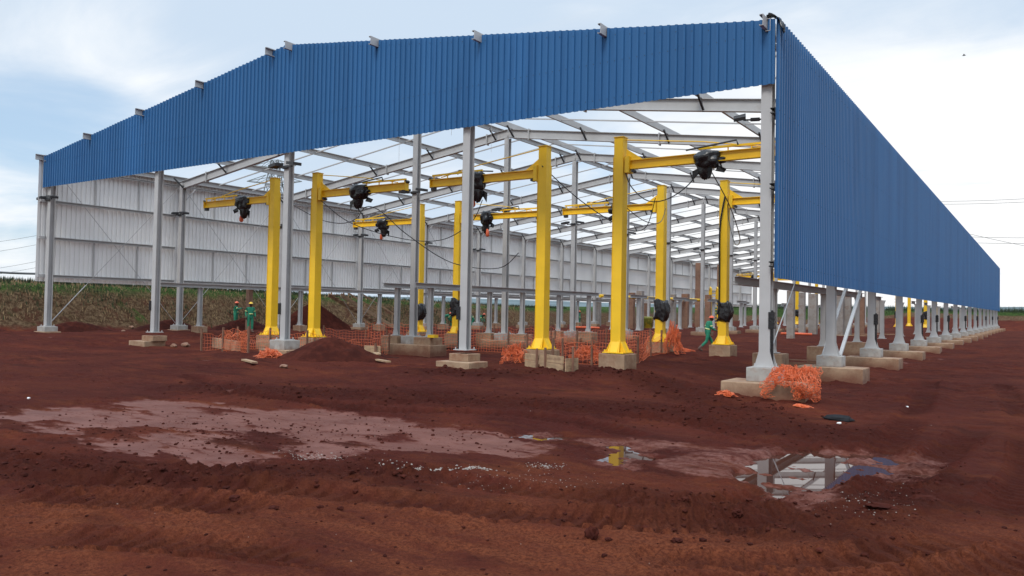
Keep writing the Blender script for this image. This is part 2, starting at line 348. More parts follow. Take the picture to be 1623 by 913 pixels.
def ground(x, y, detail=True):
    h = base_h(x, y); d, bh = bank(x, y); h = h+bh
    site = 1-sstep(-1.5, 0.5, d)
    near = np.hypot(x-CAM[0], y-CAM[1])
    wet = poly_mask(x, y, WET, 0.9); wn = fbm(x, y, 0.55, 5); wet = np.clip(sstep(0.36, 0.72, wet*0.72+(wn-0.5)*1.0+(fbm(x*0.45, y, 2.2, 5, 0.62)-0.5)*0.95+0.05), 0, 1)*(near < 70)
    wet2 = poly_mask(x, y, WET2, 0.6); wet2 = sstep(0.42, 0.66, wet2*0.75+(fbm(x, y, 1.1, 4)-0.5)*0.9)
    xd = x+0.9*(fbm(x, y, 2.4, 5, 0.6)-0.5); yd = y+0.9*(fbm(x+31, y-17, 2.4, 5, 0.6)-0.5)
    pm = np.zeros_like(x)
    for q in PUD: pm = np.maximum(pm, poly_mask(xd, yd, q, 0.26 if q is PUD[0] else 0.40))
    churn = np.zeros_like(x)
    for q, wd in ((CHURN, 1.1), (CHURN2, 0.7), (CHURN3, 0.8), (CHURN4, 0.8)):
        dd, _, _ = path_dist(x, y, q); churn = np.maximum(churn, 1-sstep(wd*0.4, wd*1.6, dd))
    rough = fbm(x, y, 1.6, 4)-0.5; fine = fbm(x, y, 6.5, 4, 0.6)-0.5; lump = fbm(x, y, 4.0, 3, 0.55, True)-0.55
    smooth = np.clip(np.maximum(wet, wet2*0.7), 0, 1)
    bil = fbm(x, y, 3.4, 5, 0.62, True); bil = (bil-0.5)*(0.35+1.3*sstep(0.42, 0.62, fbm(x, y, 0.6, 3)))
    h = h+site*(0.05*(fbm(x, y, 0.22, 2)-0.5)+(0.012*rough+0.030*fine-0.055*bil)*(1-0.80*smooth)+churn*(0.11*lump+0.06*fine+0.015)*(1-0.5*smooth))
    h = h - site*wet*0.035
    tr = np.zeros_like(x)
    for i, q in enumerate(TRK):
        dd, s_, sg = path_dist(x, y, q)
        for off in ((0.0,) if i > 1 else (-0.95, 0.95)):
            u = np.abs(sg-off) if off else dd
            u = np.where(dd < 1.6, np.hypot(np.maximum(u, 0), 0), 9)
            rut = 1-sstep(0.14, 0.34, u); lip = np.exp(-((u-0.42)/0.12)**2)
            tread = np.sin(s_*2*math.pi/0.20+np.sign(sg-off)*u*9)*0.5+0.5
            brk = sstep(0.35, 0.6, fbm(x, y, 0.5, 2)+0.1)
            h = h+site*brk*(1-0.6*smooth)*(-0.055*rut+0.032*lip+0.042*np.where(u < 0.34, 1, 0)*sstep(0.35, 0.65, tread)*(0.3+1.1*fbm(x, y, 1.5, 2))); tr = np.maximum(tr, rut*brk)
    inn = sstep(-4.5, -1.0, y)*(1-sstep(55, 75, y)); h = h+site*inn*0.16*(fbm(x, y, 1.05, 4, 0.55, True)-0.55)*sstep(0.35, 0.6, fbm(x, y, 0.28, 2))
    for fx, fy in FEET:
        dd2 = (x-fx)**2+(y-fy)**2; h = h+0.13*np.exp(-dd2/1.7)*(fbm(x, y, 1.3, 3)+0.1)*(dd2 < 12)
    # puddle hollows: floor pulled to just under the water level with islands
    isl = fbm(x*0.8, y*1.2, 2.6, 5, 0.58)-0.5
    tgt = ZP-0.050+0.29*np.clip(isl, -0.3, 1)+0.05*fine+0.05*(fbm(x, y*0.4, 5.0, 3)-0.5)+0.10*sstep(3.4, 4.8, x-0.25*(y+6))
    h = h*(1-pm)+np.where(pm > 0, tgt, 0)*pm
    ring = np.zeros_like(x)
    for q in PUD: ring = np.maximum(ring, poly_mask(x, y, q, 0.7))
    lowlim = ZP+0.012
    h = np.where((ring > 0.0) & (pm < 0.35), np.maximum(h, lowlim+0.05*np.clip(rough+0.3, 0, 1)*(1-pm)), h)
    wetall = np.clip(np.maximum(np.maximum(wet*0.92, wet2*0.62), sstep(0.2, 0.6, ring)*0.6), 0, 1)
    return h, wetall*site, d, churn*site, tr*site

angs = np.concatenate([np.radians(np.arange(-180, -41, 4.0)), np.radians(np.linspace(-40, 40, 760)), np.radians(np.arange(42, 180, 4.0))])
rad = [0.0, 0.6]; 
while rad[-1] < 9000:
    r_ = rad[-1]; rad.append(r_*(1.0036 if 3.4 < r_ < 19 else 1.0065 if 3.4 < r_ < 62 else 1.012 if r_ < 130 and r_ > 3.4 else 1.06 if r_ < 600 else 1.25) if r_ >= 3.4 else r_+0.28)
rad = np.array(rad[1:])
AA, RR = np.meshgrid(angs, rad)
gx = CAM[0]+RR*np.sin(AA+yaw); gy = CAM[1]+RR*np.cos(AA+yaw)
gh, gwet, gd, gch, gtr = ground(gx, gy)
# far land rolls away gently beyond the banks
far = np.hypot(gx, gy)
gh = gh+sstep(250, 2500, far)*(fbm(gx, gy, 0.0009, 3)-0.42)*26.0
def grid_mesh(name, X, Y, Z, wrap=True):
    nr, na = X.shape
    V = np.stack([X.ravel(), Y.ravel(), Z.ravel()], 1)
    i, j = np.meshgrid(np.arange(nr-1), np.arange(na if wrap else na-1), indexing='ij'); j2 = (j+1) % na
    F = np.stack([i*na+j, i*na+j2, (i+1)*na+j2, (i+1)*na+j], -1).reshape(-1, 4)[:, ::-1]
    me = bpy.data.meshes.new(name)
    me.vertices.add(len(V)); me.vertices.foreach_set('co', V.ravel()); me.loops.add(F.size); me.loops.foreach_set('vertex_index', F.ravel().astype(np.int32))
    me.polygons.add(len(F)); me.polygons.foreach_set('loop_start', np.arange(0, F.size, 4, dtype=np.int32))
    me.polygons.foreach_set('use_smooth', np.ones(len(F), bool)); me.update(calc_edges=True); me.validate()
    return me
gme = grid_mesh('ground', gx, gy, gh)
def vattr(me, name, v):
    a = me.attributes.new(name, 'FLOAT', 'POINT'); a.data.foreach_set('value', v.ravel().astype(np.float32))
_nr = np.hypot(gx-CAM[0], gy-CAM[1]); vattr(gme, 'damp', 0.58*sstep(8.0, 13.5, _nr+2.5*(fbm(gx, gy, 0.35, 3)-0.5))*(1-0.6*sstep(3, 9, gx)*(gy > -6))); vattr(gme, 'dry', np.maximum(1-sstep(7.2, 11.5, _nr+2.0*(fbm(gx, gy, 0.4, 3)-0.5)), 0.75*sstep(2.5, 7, gx-0.12*np.abs(gy))*(gy > -14)*(1-sstep(20, 45, gy)))); vattr(gme, 'wet', gwet); vattr(gme, 'bankd', np.clip(gd, -5, 60)); vattr(gme, 'churn', np.maximum(gch, gtr*0.8))
ng = bpy.data.objects.new('ground', gme); COL.objects.link(ng); tag(ng, kind='structure')

def ground_material():
    m = bpy.data.materials.new('red_earth'); m.use_nodes = True; t = m.node_tree; b = t.nodes['Principled BSDF']; Nn = t.nodes; Ll = t.links
    tc_ = Nn.new('ShaderNodeTexCoord')
    def noi(s, d=6, r_=0.6, dist=0.0, st=None):
        n = Nn.new('ShaderNodeTexNoise'); n.inputs['Scale'].default_value = s; n.inputs['Detail'].default_value = d; n.inputs['Roughness'].default_value = r_; n.inputs['Distortion'].default_value = dist
        if st:
            mp = Nn.new('ShaderNodeMapping'); mp.inputs['Scale'].default_value = st[0]; mp.inputs['Rotation'].default_value = (0, 0, st[1]); Ll.new(tc_.outputs['Object'], mp.inputs[0]); Ll.new(mp.outputs[0], n.inputs['Vector'])
        else: Ll.new(tc_.outputs['Object'], n.inputs['Vector'])
        return n.outputs['Fac']
    def rp(v, a, b_):
        n = Nn.new('ShaderNodeMapRange'); n.interpolation_type = 'SMOOTHSTEP'; Ll.new(v, n.inputs[0]); n.inputs[1].default_value = a; n.inputs[2].default_value = b_; return n.outputs[0]
    def mx(f, a, b_, mode='MIX'):
        n = Nn.new('ShaderNodeMix'); n.data_type = 'RGBA'; n.blend_type = mode
        for i, v in ((0, f), (6, a), (7, b_)):
            if isinstance(v, (int, float)): n.inputs[i].default_value = v
            elif isinstance(v, tuple): n.inputs[i].default_value = v+(1,)
            else: Ll.new(v, n.inputs[i])
        return n.outputs[2]
    def mt(op, a, b_, c_=None):
        n = Nn.new('ShaderNodeMath'); n.operation = op
        for i, v in enumerate((a, b_, c_)):
            if v is None: continue
            if isinstance(v, (int, float)): n.inputs[i].default_value = v
            else: Ll.new(v, n.inputs[i])
        return n.outputs[0]
    def at(nm):
        n = Nn.new('ShaderNodeAttribute'); n.attribute_name = nm; return n.outputs['Fac']
    wet0, bd, ch = at('wet'), at('bankd'), at('churn')
    wet = rp(mt('ADD', wet0, mt('ADD', mt('MULTIPLY', mt('SUBTRACT', noi(3.2, 8, 0.7, 0.3, ((0.7, 1.5, 1), R(-25))), 0.5), 1.5), mt('MULTIPLY', mt('SUBTRACT', noi(14, 5, 0.7), 0.5), 0.8))), 0.30, 0.92)
    c = mx(rp(noi(0.18, 5, 0.6, 0.6), 0.40, 0.62), (0.086, 0.0188, 0.0138), (0.136, 0.0315, 0.0175))
    c = mx(mt('MULTIPLY', rp(noi(0.9, 7, 0.65, 0.3, ((1, 2.6, 1), R(-20))), 0.47, 0.68), 0.55), c, (0.190, 0.055, 0.020))
    c = mx(mt('MULTIPLY', rp(noi(7, 6, 0.7), 0.50, 0.72), 0.45), c, (0.036, 0.0095, 0.007))
    c = mx(mt('MULTIPLY', rp(noi(38, 4, 0.7), 0.52, 0.75), 0.5), c, (0.13, 0.045, 0.024))
    c = mx(mt('MULTIPLY', rp(noi(0.45, 7, 0.7, 0.8, ((1, 2.2, 1), R(15))), 0.50, 0.66), 0.65), c, (0.032, 0.0085, 0.0065))
    c = mx(mt('MULTIPLY', rp(noi(110, 3, 0.7), 0.56, 0.72), 0.45), c, (0.17, 0.062, 0.034))
    c = mx(mt('MULTIPLY', rp(noi(23, 5, 0.75), 0.54, 0.68), 0.55), c, (0.028, 0.008, 0.006))
    c = mx(mt('MULTIPLY', at('dry'), rp(noi(0.8, 6, 0.65, 0.3, ((1, 2.4, 1), R(-25))), 0.30, 0.66)), c, mx(rp(noi(30, 5, 0.75), 0.35, 0.65), (0.100, 0.026, 0.0140), (0.225, 0.066, 0.030)))
    c = mx(mt('MULTIPLY', at('damp'), rp(noi(0.5, 5, 0.6), 0.25, 0.6)), c, (0.058, 0.0150, 0.0122))
    c = mx(mt('MULTIPLY', ch, 0.6), c, (0.042, 0.0105, 0.0078))
    wet_sheen = mx(rp(noi(1.4, 6, 0.6), 0.35, 0.65), (0.120, 0.043, 0.031), (0.172, 0.070, 0.053))  # wet mud tone with the sky's pinkish sheen put into the colour
    c = mx(mt('MULTIPLY', wet, 0.85), c, wet_sheen)
    # bank: straw and grass
    gn = noi(0.35, 6, 0.65, 0.4); g2 = noi(5, 5, 0.7)
    straw = mx(rp(g2, 0.4, 0.62), (0.058, 0.032, 0.018), (0.140, 0.092, 0.054))
    green = mx(rp(noi(2.2, 6, 0.7), 0.35, 0.65), (0.018, 0.040, 0.010), (0.055, 0.085, 0.022))
    slope = mx(rp(gn, 0.60, 0.72), straw, green)
    slope = mx(mt('MULTIPLY', rp(noi(1.1, 5, 0.6), 0.52, 0.62), 0.6), slope, (0.075, 0.028, 0.018))
    onb = rp(mt('ADD', bd, mt('MULTIPLY', noi(0.9, 4), 1.6)), 0.9, 1.7)
    top = rp(mt('ADD', bd, mt('MULTIPLY', noi(0.8, 4), 1.5)), 3.1, 3.9)
    c = mx(onb, c, slope); c = mx(top, c, green)
    Ll.new(c, b.inputs['Base Color'])
    wdry = mt('SUBTRACT', 1.0, wet)
    rg = mt('ADD', mt('MULTIPLY', wdry, 0.42), mt('ADD', 0.50, mt('MULTIPLY', noi(2.5, 4), 0.16)))
    Ll.new(rg, b.inputs['Roughness']); Ll.new(mt('ADD', mt('MULTIPLY', wet, 0.07), 0.06), b.inputs['Specular IOR Level'])
    bmp = Nn.new('ShaderNodeBump'); bmp.inputs['Distance'].default_value = 0.10
    hh = mt('ADD', mt('MULTIPLY', noi(7, 9, 0.75), 0.75), mt('MULTIPLY', noi(42, 4, 0.7), 0.30))
    Ll.new(hh, bmp.inputs['Height']); Ll.new(mt('ADD', mt('MULTIPLY', wdry, 0.85), 0.12), bmp.inputs['Strength']); Ll.new(bmp.outputs[0], b.inputs['Normal'])
    return m
gme.materials.append(ground_material())
def gz(x, y):
    h = ground(np.array([[float(x)]]), np.array([[float(y)]]))[0]; return float(h[0, 0])

# standing water
mw = bpy.data.materials.new('muddy_water'); mw.use_nodes = True
b_ = mw.node_tree.nodes['Principled BSDF']; b_.inputs['Base Color'].default_value = (0.055, 0.022, 0.015, 1); b_.inputs['Roughness'].default_value = 0.015; b_.inputs['IOR'].default_value = 1.333; b_.inputs['Specular IOR Level'].default_value = 0.5
n_ = mw.node_tree.nodes.new('ShaderNodeTexNoise'); n_.inputs['Scale'].default_value = 3.0
bb = mw.node_tree.nodes.new('ShaderNodeBump'); bb.inputs['Strength'].default_value = 0.02; bb.inputs['Distance'].default_value = 0.01
mw.node_tree.links.new(n_.outputs['Fac'], bb.inputs['Height']); mw.node_tree.links.new(bb.outputs[0], b_.inputs['Normal'])
for q in PUD:
    c0 = np.mean(q, axis=0); pts = [(c0[0]+(x-c0[0])*1.12, c0[1]+(y-c0[1])*1.12) for x, y in q]
    o = MB().add([(x, y, ZP) for x, y in pts]+[(x, y, ZP-0.3) for x, y in pts], [tuple(range(len(pts)))[::1]] + [(i, len(pts)+i, len(pts)+(i+1) % len(pts), (i+1) % len(pts)) for i in range(len(pts))])
    oo = o.build('water', mw); tag(oo, kind='structure')
    if oo.data.polygons[0].normal.z < 0: oo.data.flip_normals()

# distant hills
def hills():
    ta = np.radians(np.linspace(-60, 75, 240)); rr = np.array([1500, 1750, 2100, 2600, 3400.])
    A, Rr = np.meshgrid(ta, rr); X = CAM[0]+Rr*np.sin(A+yaw); Y = CAM[1]+Rr*np.cos(A+yaw)
    prof = np.array([0, 0.55, 0.85, 1.0, 0.2])[:, None]
    Z = -4+prof*(10+34*fbm(X, Y, 0.0011, 4)**1.2)+prof*3*fbm(X, Y, 0.02, 3)
    me = grid_mesh('hills', X, Y, Z, False); me.materials.append(mat('far_blue_green_hills', (0.10, 0.14, 0.15), 0.95, 0, 0.3, 0.01))
    o = bpy.data.objects.new('hills', me); COL.objects.link(o); tag(o, kind='structure')
hills()

# ------------------------------------------------------------------ the shed
shed = thing('steel_shed', (0, 0, 0), 'long roofless steel shed with blue ribbed gable band and grey frame', 'shed')
ztop = lambda x: 8.05+SL*(W/2-abs(x-RIDGE))           # top of the rafters
YF, YEND = -0.25, 114.36
KF = list(range(17))

WRIB = 0.05
def rib_sheet(name, m_f, length, pitch, bot, top, place, parent, rib=0.046, t=0.006, jitter=0.0):
    """trapezoid-ribbed sheet; place(u, d, z) -> world, bot/top are functions of u; d is outward"""
    mb = MB(); us = []; n = int(length/pitch)
    for i in range(n):
        a = i*pitch; us += [(a, 0), (a+pitch*0.50, 0), (a+pitch*0.58, rib), (a+pitch*0.86, rib), (a+pitch*0.94, 0)]
    us.append((length, 0))
    vs = []; k = len(us)
    for layer in (0, -t):
        for u, d in us:
            vs.append(place(u, d+layer, bot(u)))
        for u, d in us:
            sh = math.floor(u/1.0)
            vs.append(place(u, d+layer, top(u)))
    fs = []
    for i in range(k-1):
        fs.append((i, i+1, k+i+1, k+i)); fs.append((2*k+i+1, 2*k+i, 3*k+i, 3*k+i+1))
        fs.append((i+1, i, 2*k+i, 2*k+i+1)); fs.append((k+i, k+i+1, 3*k+i+1, 3*k+i))
    fs += [(0, k, 3*k, 2*k), (k-1, 3*k-1, 4*k-1, 2*k-1)]
    mb.add(vs, fs); mb.m = [1 if (i % 4 == 1 and i < 4*(k-1)) else 0 for i in range(len(fs))]
    return mb.build(name, [m_f, m_white], parent)
XL = -W-0.41
gable = rib_sheet('gable_cladding', m_blue, 0.22-XL, 0.215, lambda u: 6.736, lambda u: ztop(min(max(XL+u, -W), 0))+0.24+0.003*math.sin(u*3.1), lambda u, d, z: (XL+u, YF-d, z), shed)
rib_sheet('side_cladding', m_blue, YEND+0.31, 0.215, lambda u: 2.124, lambda u: 8.30, lambda u, d, z: (0.272+d, -0.31+u, z), shed)['label'] = 'blue ribbed side wall'
rib_sheet('side_cladding', m_white, 112.9, 0.235, lambda u: 2.183, lambda u: 8.33, lambda u, d, z: (-W-0.45-d, -0.436+u, z), shed, rib=WRIB)['label'] = 'white ribbed side wall'

sc = MB()
for z in (6.95, 7.95):
    for i in range(160):
        x = XL+0.215*(i+0.72)
        if x < 0.1: sc.box((x, YF-0.048, z), (0.018, 0.012, 0.018))
for i in range(160):
    x = XL+0.215*(i+0.72)
    if x < 0.1 and i % 2: sc.box((x, YF-0.048, ztop(min(max(x, -W), 0))+0.05), (0.018, 0.012, 0.018))
for z in (2.45, 4.30, 6.10, 7.9):
    for i in range(0, 260, 2): sc.box((0.32, -0.31+0.215*(i+0.72), z), (0.012, 0.018, 0.018))
tag(sc.build('screw_rows', m_dark, shed), None, None, None, 'stuff')
def column_mb(h, wx=0.26, dy=0.25):
    mb = MB(); mb.ibeam((0, 0, 0.025), (0, 0, h), wx, dy, 0.022, 0.016, up=(0, 1, 0))
    return mb
def base_plate_mb(wx=0.26, dy=0.25, gusset=True):
    mb = MB(); mb.box((0, 0, 0.0125), (0.50, 0.50, 0.025))
    for s in (-1, 1):
        x0 = s*wx/2
        for sy in (-1, 1): mb.tube([(s*0.20, sy*0.20, 0.02), (s*0.20, sy*0.20, 0.09)], 0.018, 6)
        if not gusset: continue
        mb.plate([(x0, -dy/2+0.012, 0.025), (x0+s*0.10, -dy/2+0.012, 0.025), (x0, -dy/2+0.012, 0.38)], 0.014, (0, 1, 0))
        mb.plate([(x0, dy/2-0.012, 0.025), (x0+s*0.11, dy/2-0.012, 0.025), (x0, dy/2-0.012, 0.42)], 0.014, (0, 1, 0))
    return mb
def conduit_mb(side):
    mb = MB(); mb.tube([(side*0.17, -0.08, 0.03), (side*0.17, -0.08, 0.95)], 0.035, 8)
    mb.box((side*0.17, -0.08, 1.12), (0.15, 0.14, 0.40)); mb.tube([(side*0.17, -0.08, 1.30), (side*0.17, -0.08, 1.36)], 0.03, 8)
    return mb
plate_me = base_plate_mb().build('base_plate', m_steel).data
bpy.data.objects.remove(bpy.data.objects['base_plate'])
_o = base_plate_mb(gusset=False).build('base_plate', m_steel); plain_me = _o.data; bpy.data.objects.remove(_o)
cond = {}
for sd_ in (-1, 1):
    o = conduit_mb(sd_).build('conduit_box', m_black); cond[sd_] = o.data; bpy.data.objects.remove(o)
def link(name, me, parent, loc=(0, 0, 0)):
    o = bpy.data.objects.new(name, me); COL.objects.link(o); o.parent = parent; o.location = loc; return o
colmesh = {}
def column(x, y, h, conduit=0):
    key = round(h, 2)
    if key not in colmesh:
        o = column_mb(h).build('column', m_steel, shed); colmesh[key] = o.data
    else: o = link('column', colmesh[key], shed)
    o.location = (x, y, 0); link('base_plate', plate_me if x > -1 else plain_me, o)
    if conduit: link('conduit_box', cond[conduit], o)
    return o
Q1, Q3 = -25.435, -9.044
for k in KF:
    column(0, 7*k, 7.95, 1 if k % 2 == 0 or k in (5,) else 0)
    column(RIDGE, 7*k, ztop(RIDGE)-0.47, -1 if k < 1 else 0)
    column(-W, 7*k, 7.95)
column(Q1, 0, ztop(Q1)-0.46, -1); column(Q3, 0, ztop(Q3)-0.46, -1)

# rafters with splice plates; fly braces hang from them
PX = [-34.90, -30.55, -26.36, -22.18, -17.98, -16.88, -12.68, -8.45, -4.25, 0.04]
rm = MB()
for x0, x1 in ((-W-0.1, RIDGE), (0.1, RIDGE)):
    up = Vector((0, 0, 1))
    rm.ibeam((x0, 0, ztop(max(min(x0, 0), -W))-0.22), (x1, 0, ztop(x1)-0.22), 0.20, 0.43, 0.02, 0.014, up=(0, 0, 1))
    sgn = 1 if x1 > x0 else -1
    for xs in (x0+sgn*2.3, x1-sgn*1.3, x0+sgn*9.0):
        rm.box((xs, 0, ztop(xs)-0.225), (0.05, 0.23, 0.56))
rme = rm.build('rafter', m_steel, shed); rme.data.name = 'rafter'
fb = MB(); fb.bar((0, -0.02, -0.43), (0, -0.66, 0.08), 0.065, 0.065); fbo = fb.build('fly_brace', m_dark); fbme = fbo.data; bpy.data.objects.remove(fbo)
for k in KF:
    o = rme if k == 0 else link('rafter', rme.data, shed)
    o.location = (0, 7*k, 0)
    for i, x in enumerate(PX):
        xx = min(max(x, -W+0.1), -0.1)
        b = link('fly_brace', fbme, o, (xx+0.03, 0.0, ztop(xx)))
        if k == 0: b.rotation_euler = (0, 0, math.pi)
# purlins: lipped channels whose ends poke out past the gable band
for x in PX:
    z = ztop(min(max(x, -W), 0))+0.145; fl = 1 if x < RIDGE else -1
    MB().channel((x, -0.62, z), (x, 113.6, z), 0.09, 0.27, 0.012, 0.03, flip=fl).build('purlin', m_steel, shed)
# sag struts, two per bay
sm_ = MB()
for x0, x1 in ((-W, -17.5), (0, -16.9)):
    sm_.bar((x0, 0, ztop(x0)+0.11), (x1, 0, ztop(x1)+0.11), 0.055, 0.055)
sm_.bar((-17.5, 0, ztop(RIDGE)+0.11), (-16.9, 0, ztop(RIDGE)+0.11), 0.055, 0.055)
ss = sm_.build('sag_strut', m_steel, shed)
for k in KF[:-1]:
    for j in (1, 2):
        o = ss if (k == 0 and j == 1) else link('sag_strut', ss.data, shed)
        o.location = (0, 7*k+7*j/3, 0)
# eave beams
for x in (-W-0.28, 0.12):
    MB().channel((x, -0.3, 8.16), (x, 112.4, 8.16), 0.12, 0.30, 0.012, 0.04, flip=1 if x < -5 else -1).build('eave_beam', m_steel, shed)
    MB().channel((x, -0.2, 7.78), (x, 112.4, 7.78), 0.08, 0.10, 0.01, 0.02, flip=1 if x < -5 else -1).build('eave_strut', m_steel, shed)
# girts
gm = MB(); gm.channel((0, 0.16, 0), (0, 6.84, 0), 0.10, 0.13, 0.01, 0.03); go = gm.build('girt', m_dark and m_steel, shed); first = True
for k in KF[:-1]:
    for z in (6.10, 4.30, 2.45):
        o = go if first else link('girt', go.data, shed); first = False
        o.location = (-W-0.36, 7*k, z)
for z in (6.10, 4.30, 2.45):
    MB().channel((0.25, -0.28, z), (0.25, 114, z), 0.12, 0.13, 0.01, 0.03, flip=-1).build('girt', m_dark, shed)
for z in (6.10, 4.30, 2.45):
    MB().bar((-W-0.30, -0.4, z), (-W-0.30, 0.16, z), 0.10, 0.13).build('girt', m_steel, shed)
for zlo, zhi in ((6.16, 7.74), (2.51, 4.24)):
    s0 = None
    for k in KF[:-1]:
        for j in (1, 2):
            if s0 is None: o = MB().bar((0, 0, 0), (0, 0, zhi-zlo), 0.07, 0.05).build('girt_strut', m_steel, shed); s0 = o.data
            else: o = link('girt_strut', s0, shed)
            o.location = (-W-0.38, 7*k+7*j/3, zlo)
# wall X bracing of rods, knee struts
def rod(p0, p1, r=0.014): return MB().tube([p0, p1], r, 6).build('brace_rod', m_steel, shed)
xb = -W-0.16
for k in (0, 1, 2, 3, 4):
    rod((xb, 7*k+0.15, 0.12), (xb, 7*k+6.85, 7.7), 0.013); rod((xb+0.03, 7*k+0.15, 7.7), (xb+0.03, 7*k+6.85, 0.12), 0.013)
    if k == 0:
        MB().tube([(xb, 0.22, 0.2), (xb, 1.85, 2.05)], 0.024, 6).build('brace_rod', m_steel, shed)
kn = None
for k in KF[1:]:
    if kn is None: o = MB().bar((0, 0.15, 6.9), (0, 0.85, 7.72), 0.05, 0.05).build('knee_strut', m_steel, shed); kn = o.data
    else: o = link('knee_strut', kn, shed)
    o.location = (-W-0.1, 7*k, 0)
rod((0.1, 0.2, 0.5), (0.05, 6.85, 5.6), 0.014)
for x0 in (0.16, -0.34):
    MB().bar((x0, 7.15, -0.28), (x0+0.02, 12.6, 3.4), 0.10, 0.08).build('raking_brace', m_steel, shed)
# roof rods hanging in the second bay
for x, y in ((-13.9, 5.2), (-20.4, 9.3), (-14.9, 9.3), (-23.2, 2.3)):
    MB().tube([(x, y, ztop(x)+0.05), (x, y, ztop(x)-1.9)], 0.007, 5).build('hanging_rod', m_steel, shed)

# black cloth caught on the corner of the roof
def blob(name, m, parent, sx, sy, sz, seed, amp=0.25, sub=3, freq=2.2, loc=(0, 0, 0), smooth=True, ridge=0.0):
    bm = bmesh.new(); bmesh.ops.create_icosphere(bm, subdivisions=sub, radius=1.0)
    for v in bm.verts:
        p = v.co.copy(); n1 = mnoise.noise(p*freq+Vector((seed*3.1, seed*1.7, 0))); n2 = mnoise.noise(p*freq*2.7+Vector((0, seed*2.3, seed)))
        k = 1+amp*n1+amp*0.5*n2
        if ridge: k -= ridge*abs(mnoise.noise(Vector((p.x*5, p.y*5, p.z*1.2))+Vector((seed, 0, 0))))
        v.co = Vector((p.x*sx*k, p.y*sy*k, p.z*sz*k))
    me = bpy.data.meshes.new(name); bm.to_mesh(me); bm.free(); me.materials.append(m)
    if smooth: me.polygons.foreach_set('use_smooth', [True]*len(me.polygons))
    o = bpy.data.objects.new(name, me); COL.objects.link(o)
    if parent is not None: o.parent = parent
    o.location = loc; return o
cl = MB()
pts = [(-0.06, 0.25, 8.06), (-0.05, 0.15, 8.36), (0.0, -0.05, 8.44), (0.16, -0.2, 8.38), (0.34, -0.15, 8.2), (0.40, -0.2, 7.96)]
vs = []
for i, p in enumerate(smooth_path(pts, 4)):
    for j in range(7):
        u = j/6-0.5; vs.append((p[0]+0.03*math.sin(j*2+i), p[1]+u*0.34*(1-0.02*i), p[2]+0.03*math.sin(j*3.3+i*0.7)))
nn = len(vs)//7; cl.add(vs, [(i*7+j, i*7+j+1, (i+1)*7+j+1, (i+1)*7+j) for i in range(nn-1) for j in range(6)])
o = cl.build('black_cloth', m_black, None, None, True); sdm = o.modifiers.new('thick', 'SOLIDIFY'); sdm.thickness = 0.012
tag(o, 'scrap of black cloth caught over the roof corner where the blue walls meet', 'cloth')

# ------------------------------------------------------------------ footings
ped_me = None
def footing(x, y, label, group, block=(1.8, 1.15, 0.6), boff=(0.05, -0.1), ped=(0.74, 0.62, 0.33), dirty=False):
    t = thing('concrete_footing', (x, y, 0), label, 'footing', group)
    MB().box((0, 0, -ped[2]/2-0.004), ped).build('pedestal', m_concd if dirty else m_conc, t, bevel=0.012)
    MB().box((boff[0], boff[1], -ped[2]-block[2]/2-0.004), block).build('block', m_concd, t, bevel=0.02)
    return t
for k in KF:
    far_ = k > 0
    footing(0, 7*k, 'concrete footing wrapped in orange net at the near roof corner' if k == 0 else 'concrete footing on its wide block under the blue side wall, %s from the near corner' % ORD[k],
            'footings under the blue side wall', boff=(0.10, -0.12) if k else (0.12, -0.12), block=(1.9, 1.15, 0.6) if k else (1.95, 1.15, 0.6))
for k in KF:
    footing(RIDGE, 7*k, 'pale footing beside the earth mound at the foot of the middle gable post' if k == 0 else 'concrete footing in the middle column row, %s row behind the gable' % ORD[k-1],
            'footings in the middle row', block=(2.6, 1.1, 0.55) if k in (1, 2) else (1.5, 1.1, 0.5), boff=(0.25, -0.15) if k in (1, 2) else (0, 0), ped=(0.80, 0.72, 0.33))
for k in KF[:12]:
    footing(-W, 7*k, 'small pale footing at the far left corner of the gable' if k == 0 else 'concrete footing under the white side wall, %s behind the gable' % ORD[k-1],
            'footings under the white side wall', block=(1.0, 0.8, 0.4), boff=(0, 0), ped=(0.72, 0.62, 0.24))
footing(Q1, 0, 'muddy stepped footing of the gable post left of the middle post', None, block=(1.15, 0.95, 0.5), boff=(-0.28, -0.15), ped=(0.8, 0.66, 0.22), dirty=True).location.z = -0.13
footing(Q3, 0, 'muddy stepped footing of the gable post nearest the timber forms', None, block=(1.25, 0.95, 0.5), boff=(0.05, -0.2), ped=(0.72, 0.62, 0.22), dirty=True).location.z = -0.10
for x in (Q1, Q3):   # steel packers between plate and footing
    pass

# ------------------------------------------------------------------ low support frames (runway beams on short posts)
post_mb = MB(); post_mb.ibeam((0, 0, 0.02), (0, 0, 2.09), 0.19, 0.20, 0.016, 0.012, up=(0, 1, 0))
pobj = post_mb.build('post', m_steel); post_me = pobj.data; bpy.data.objects.remove(pobj)
pb = MB(); pb.box((0, 0, 0.01), (0.40, 0.36, 0.02))
for s in (-1, 1): pb.plate([(s*0.095, -0.09, 0.02), (s*0.17, -0.09, 0.02), (s*0.095, -0.09, 0.28)], 0.012, (0, 1, 0)); pb.plate([(s*0.095, 0.09, 2.09), (s*0.17, 0.09, 2.09), (s*0.095, 0.09, 1.9)], 0.012, (0, 1, 0))
pobj = pb.build('base_plate', m_steel); pb_me = pobj.data; bpy.data.objects.remove(pobj)
def support_frame(x, y0, y1, ys, label, group=None, h=0.20, w_=0.22):
    t = thing('runway_beam', (x, ys[0], 0), label, 'runway beam', group)
    MB().ibeam((0, y0-ys[0], 2.09+h/2), (0, y1-ys[0], 2.09+h/2), w_, h, 0.02, 0.014).build('beam', m_steel, t)
    for y in ys:
        p = link('post', post_me, t, (0, y-ys[0], 0)); link('base_plate', pb_me, p)
    return t
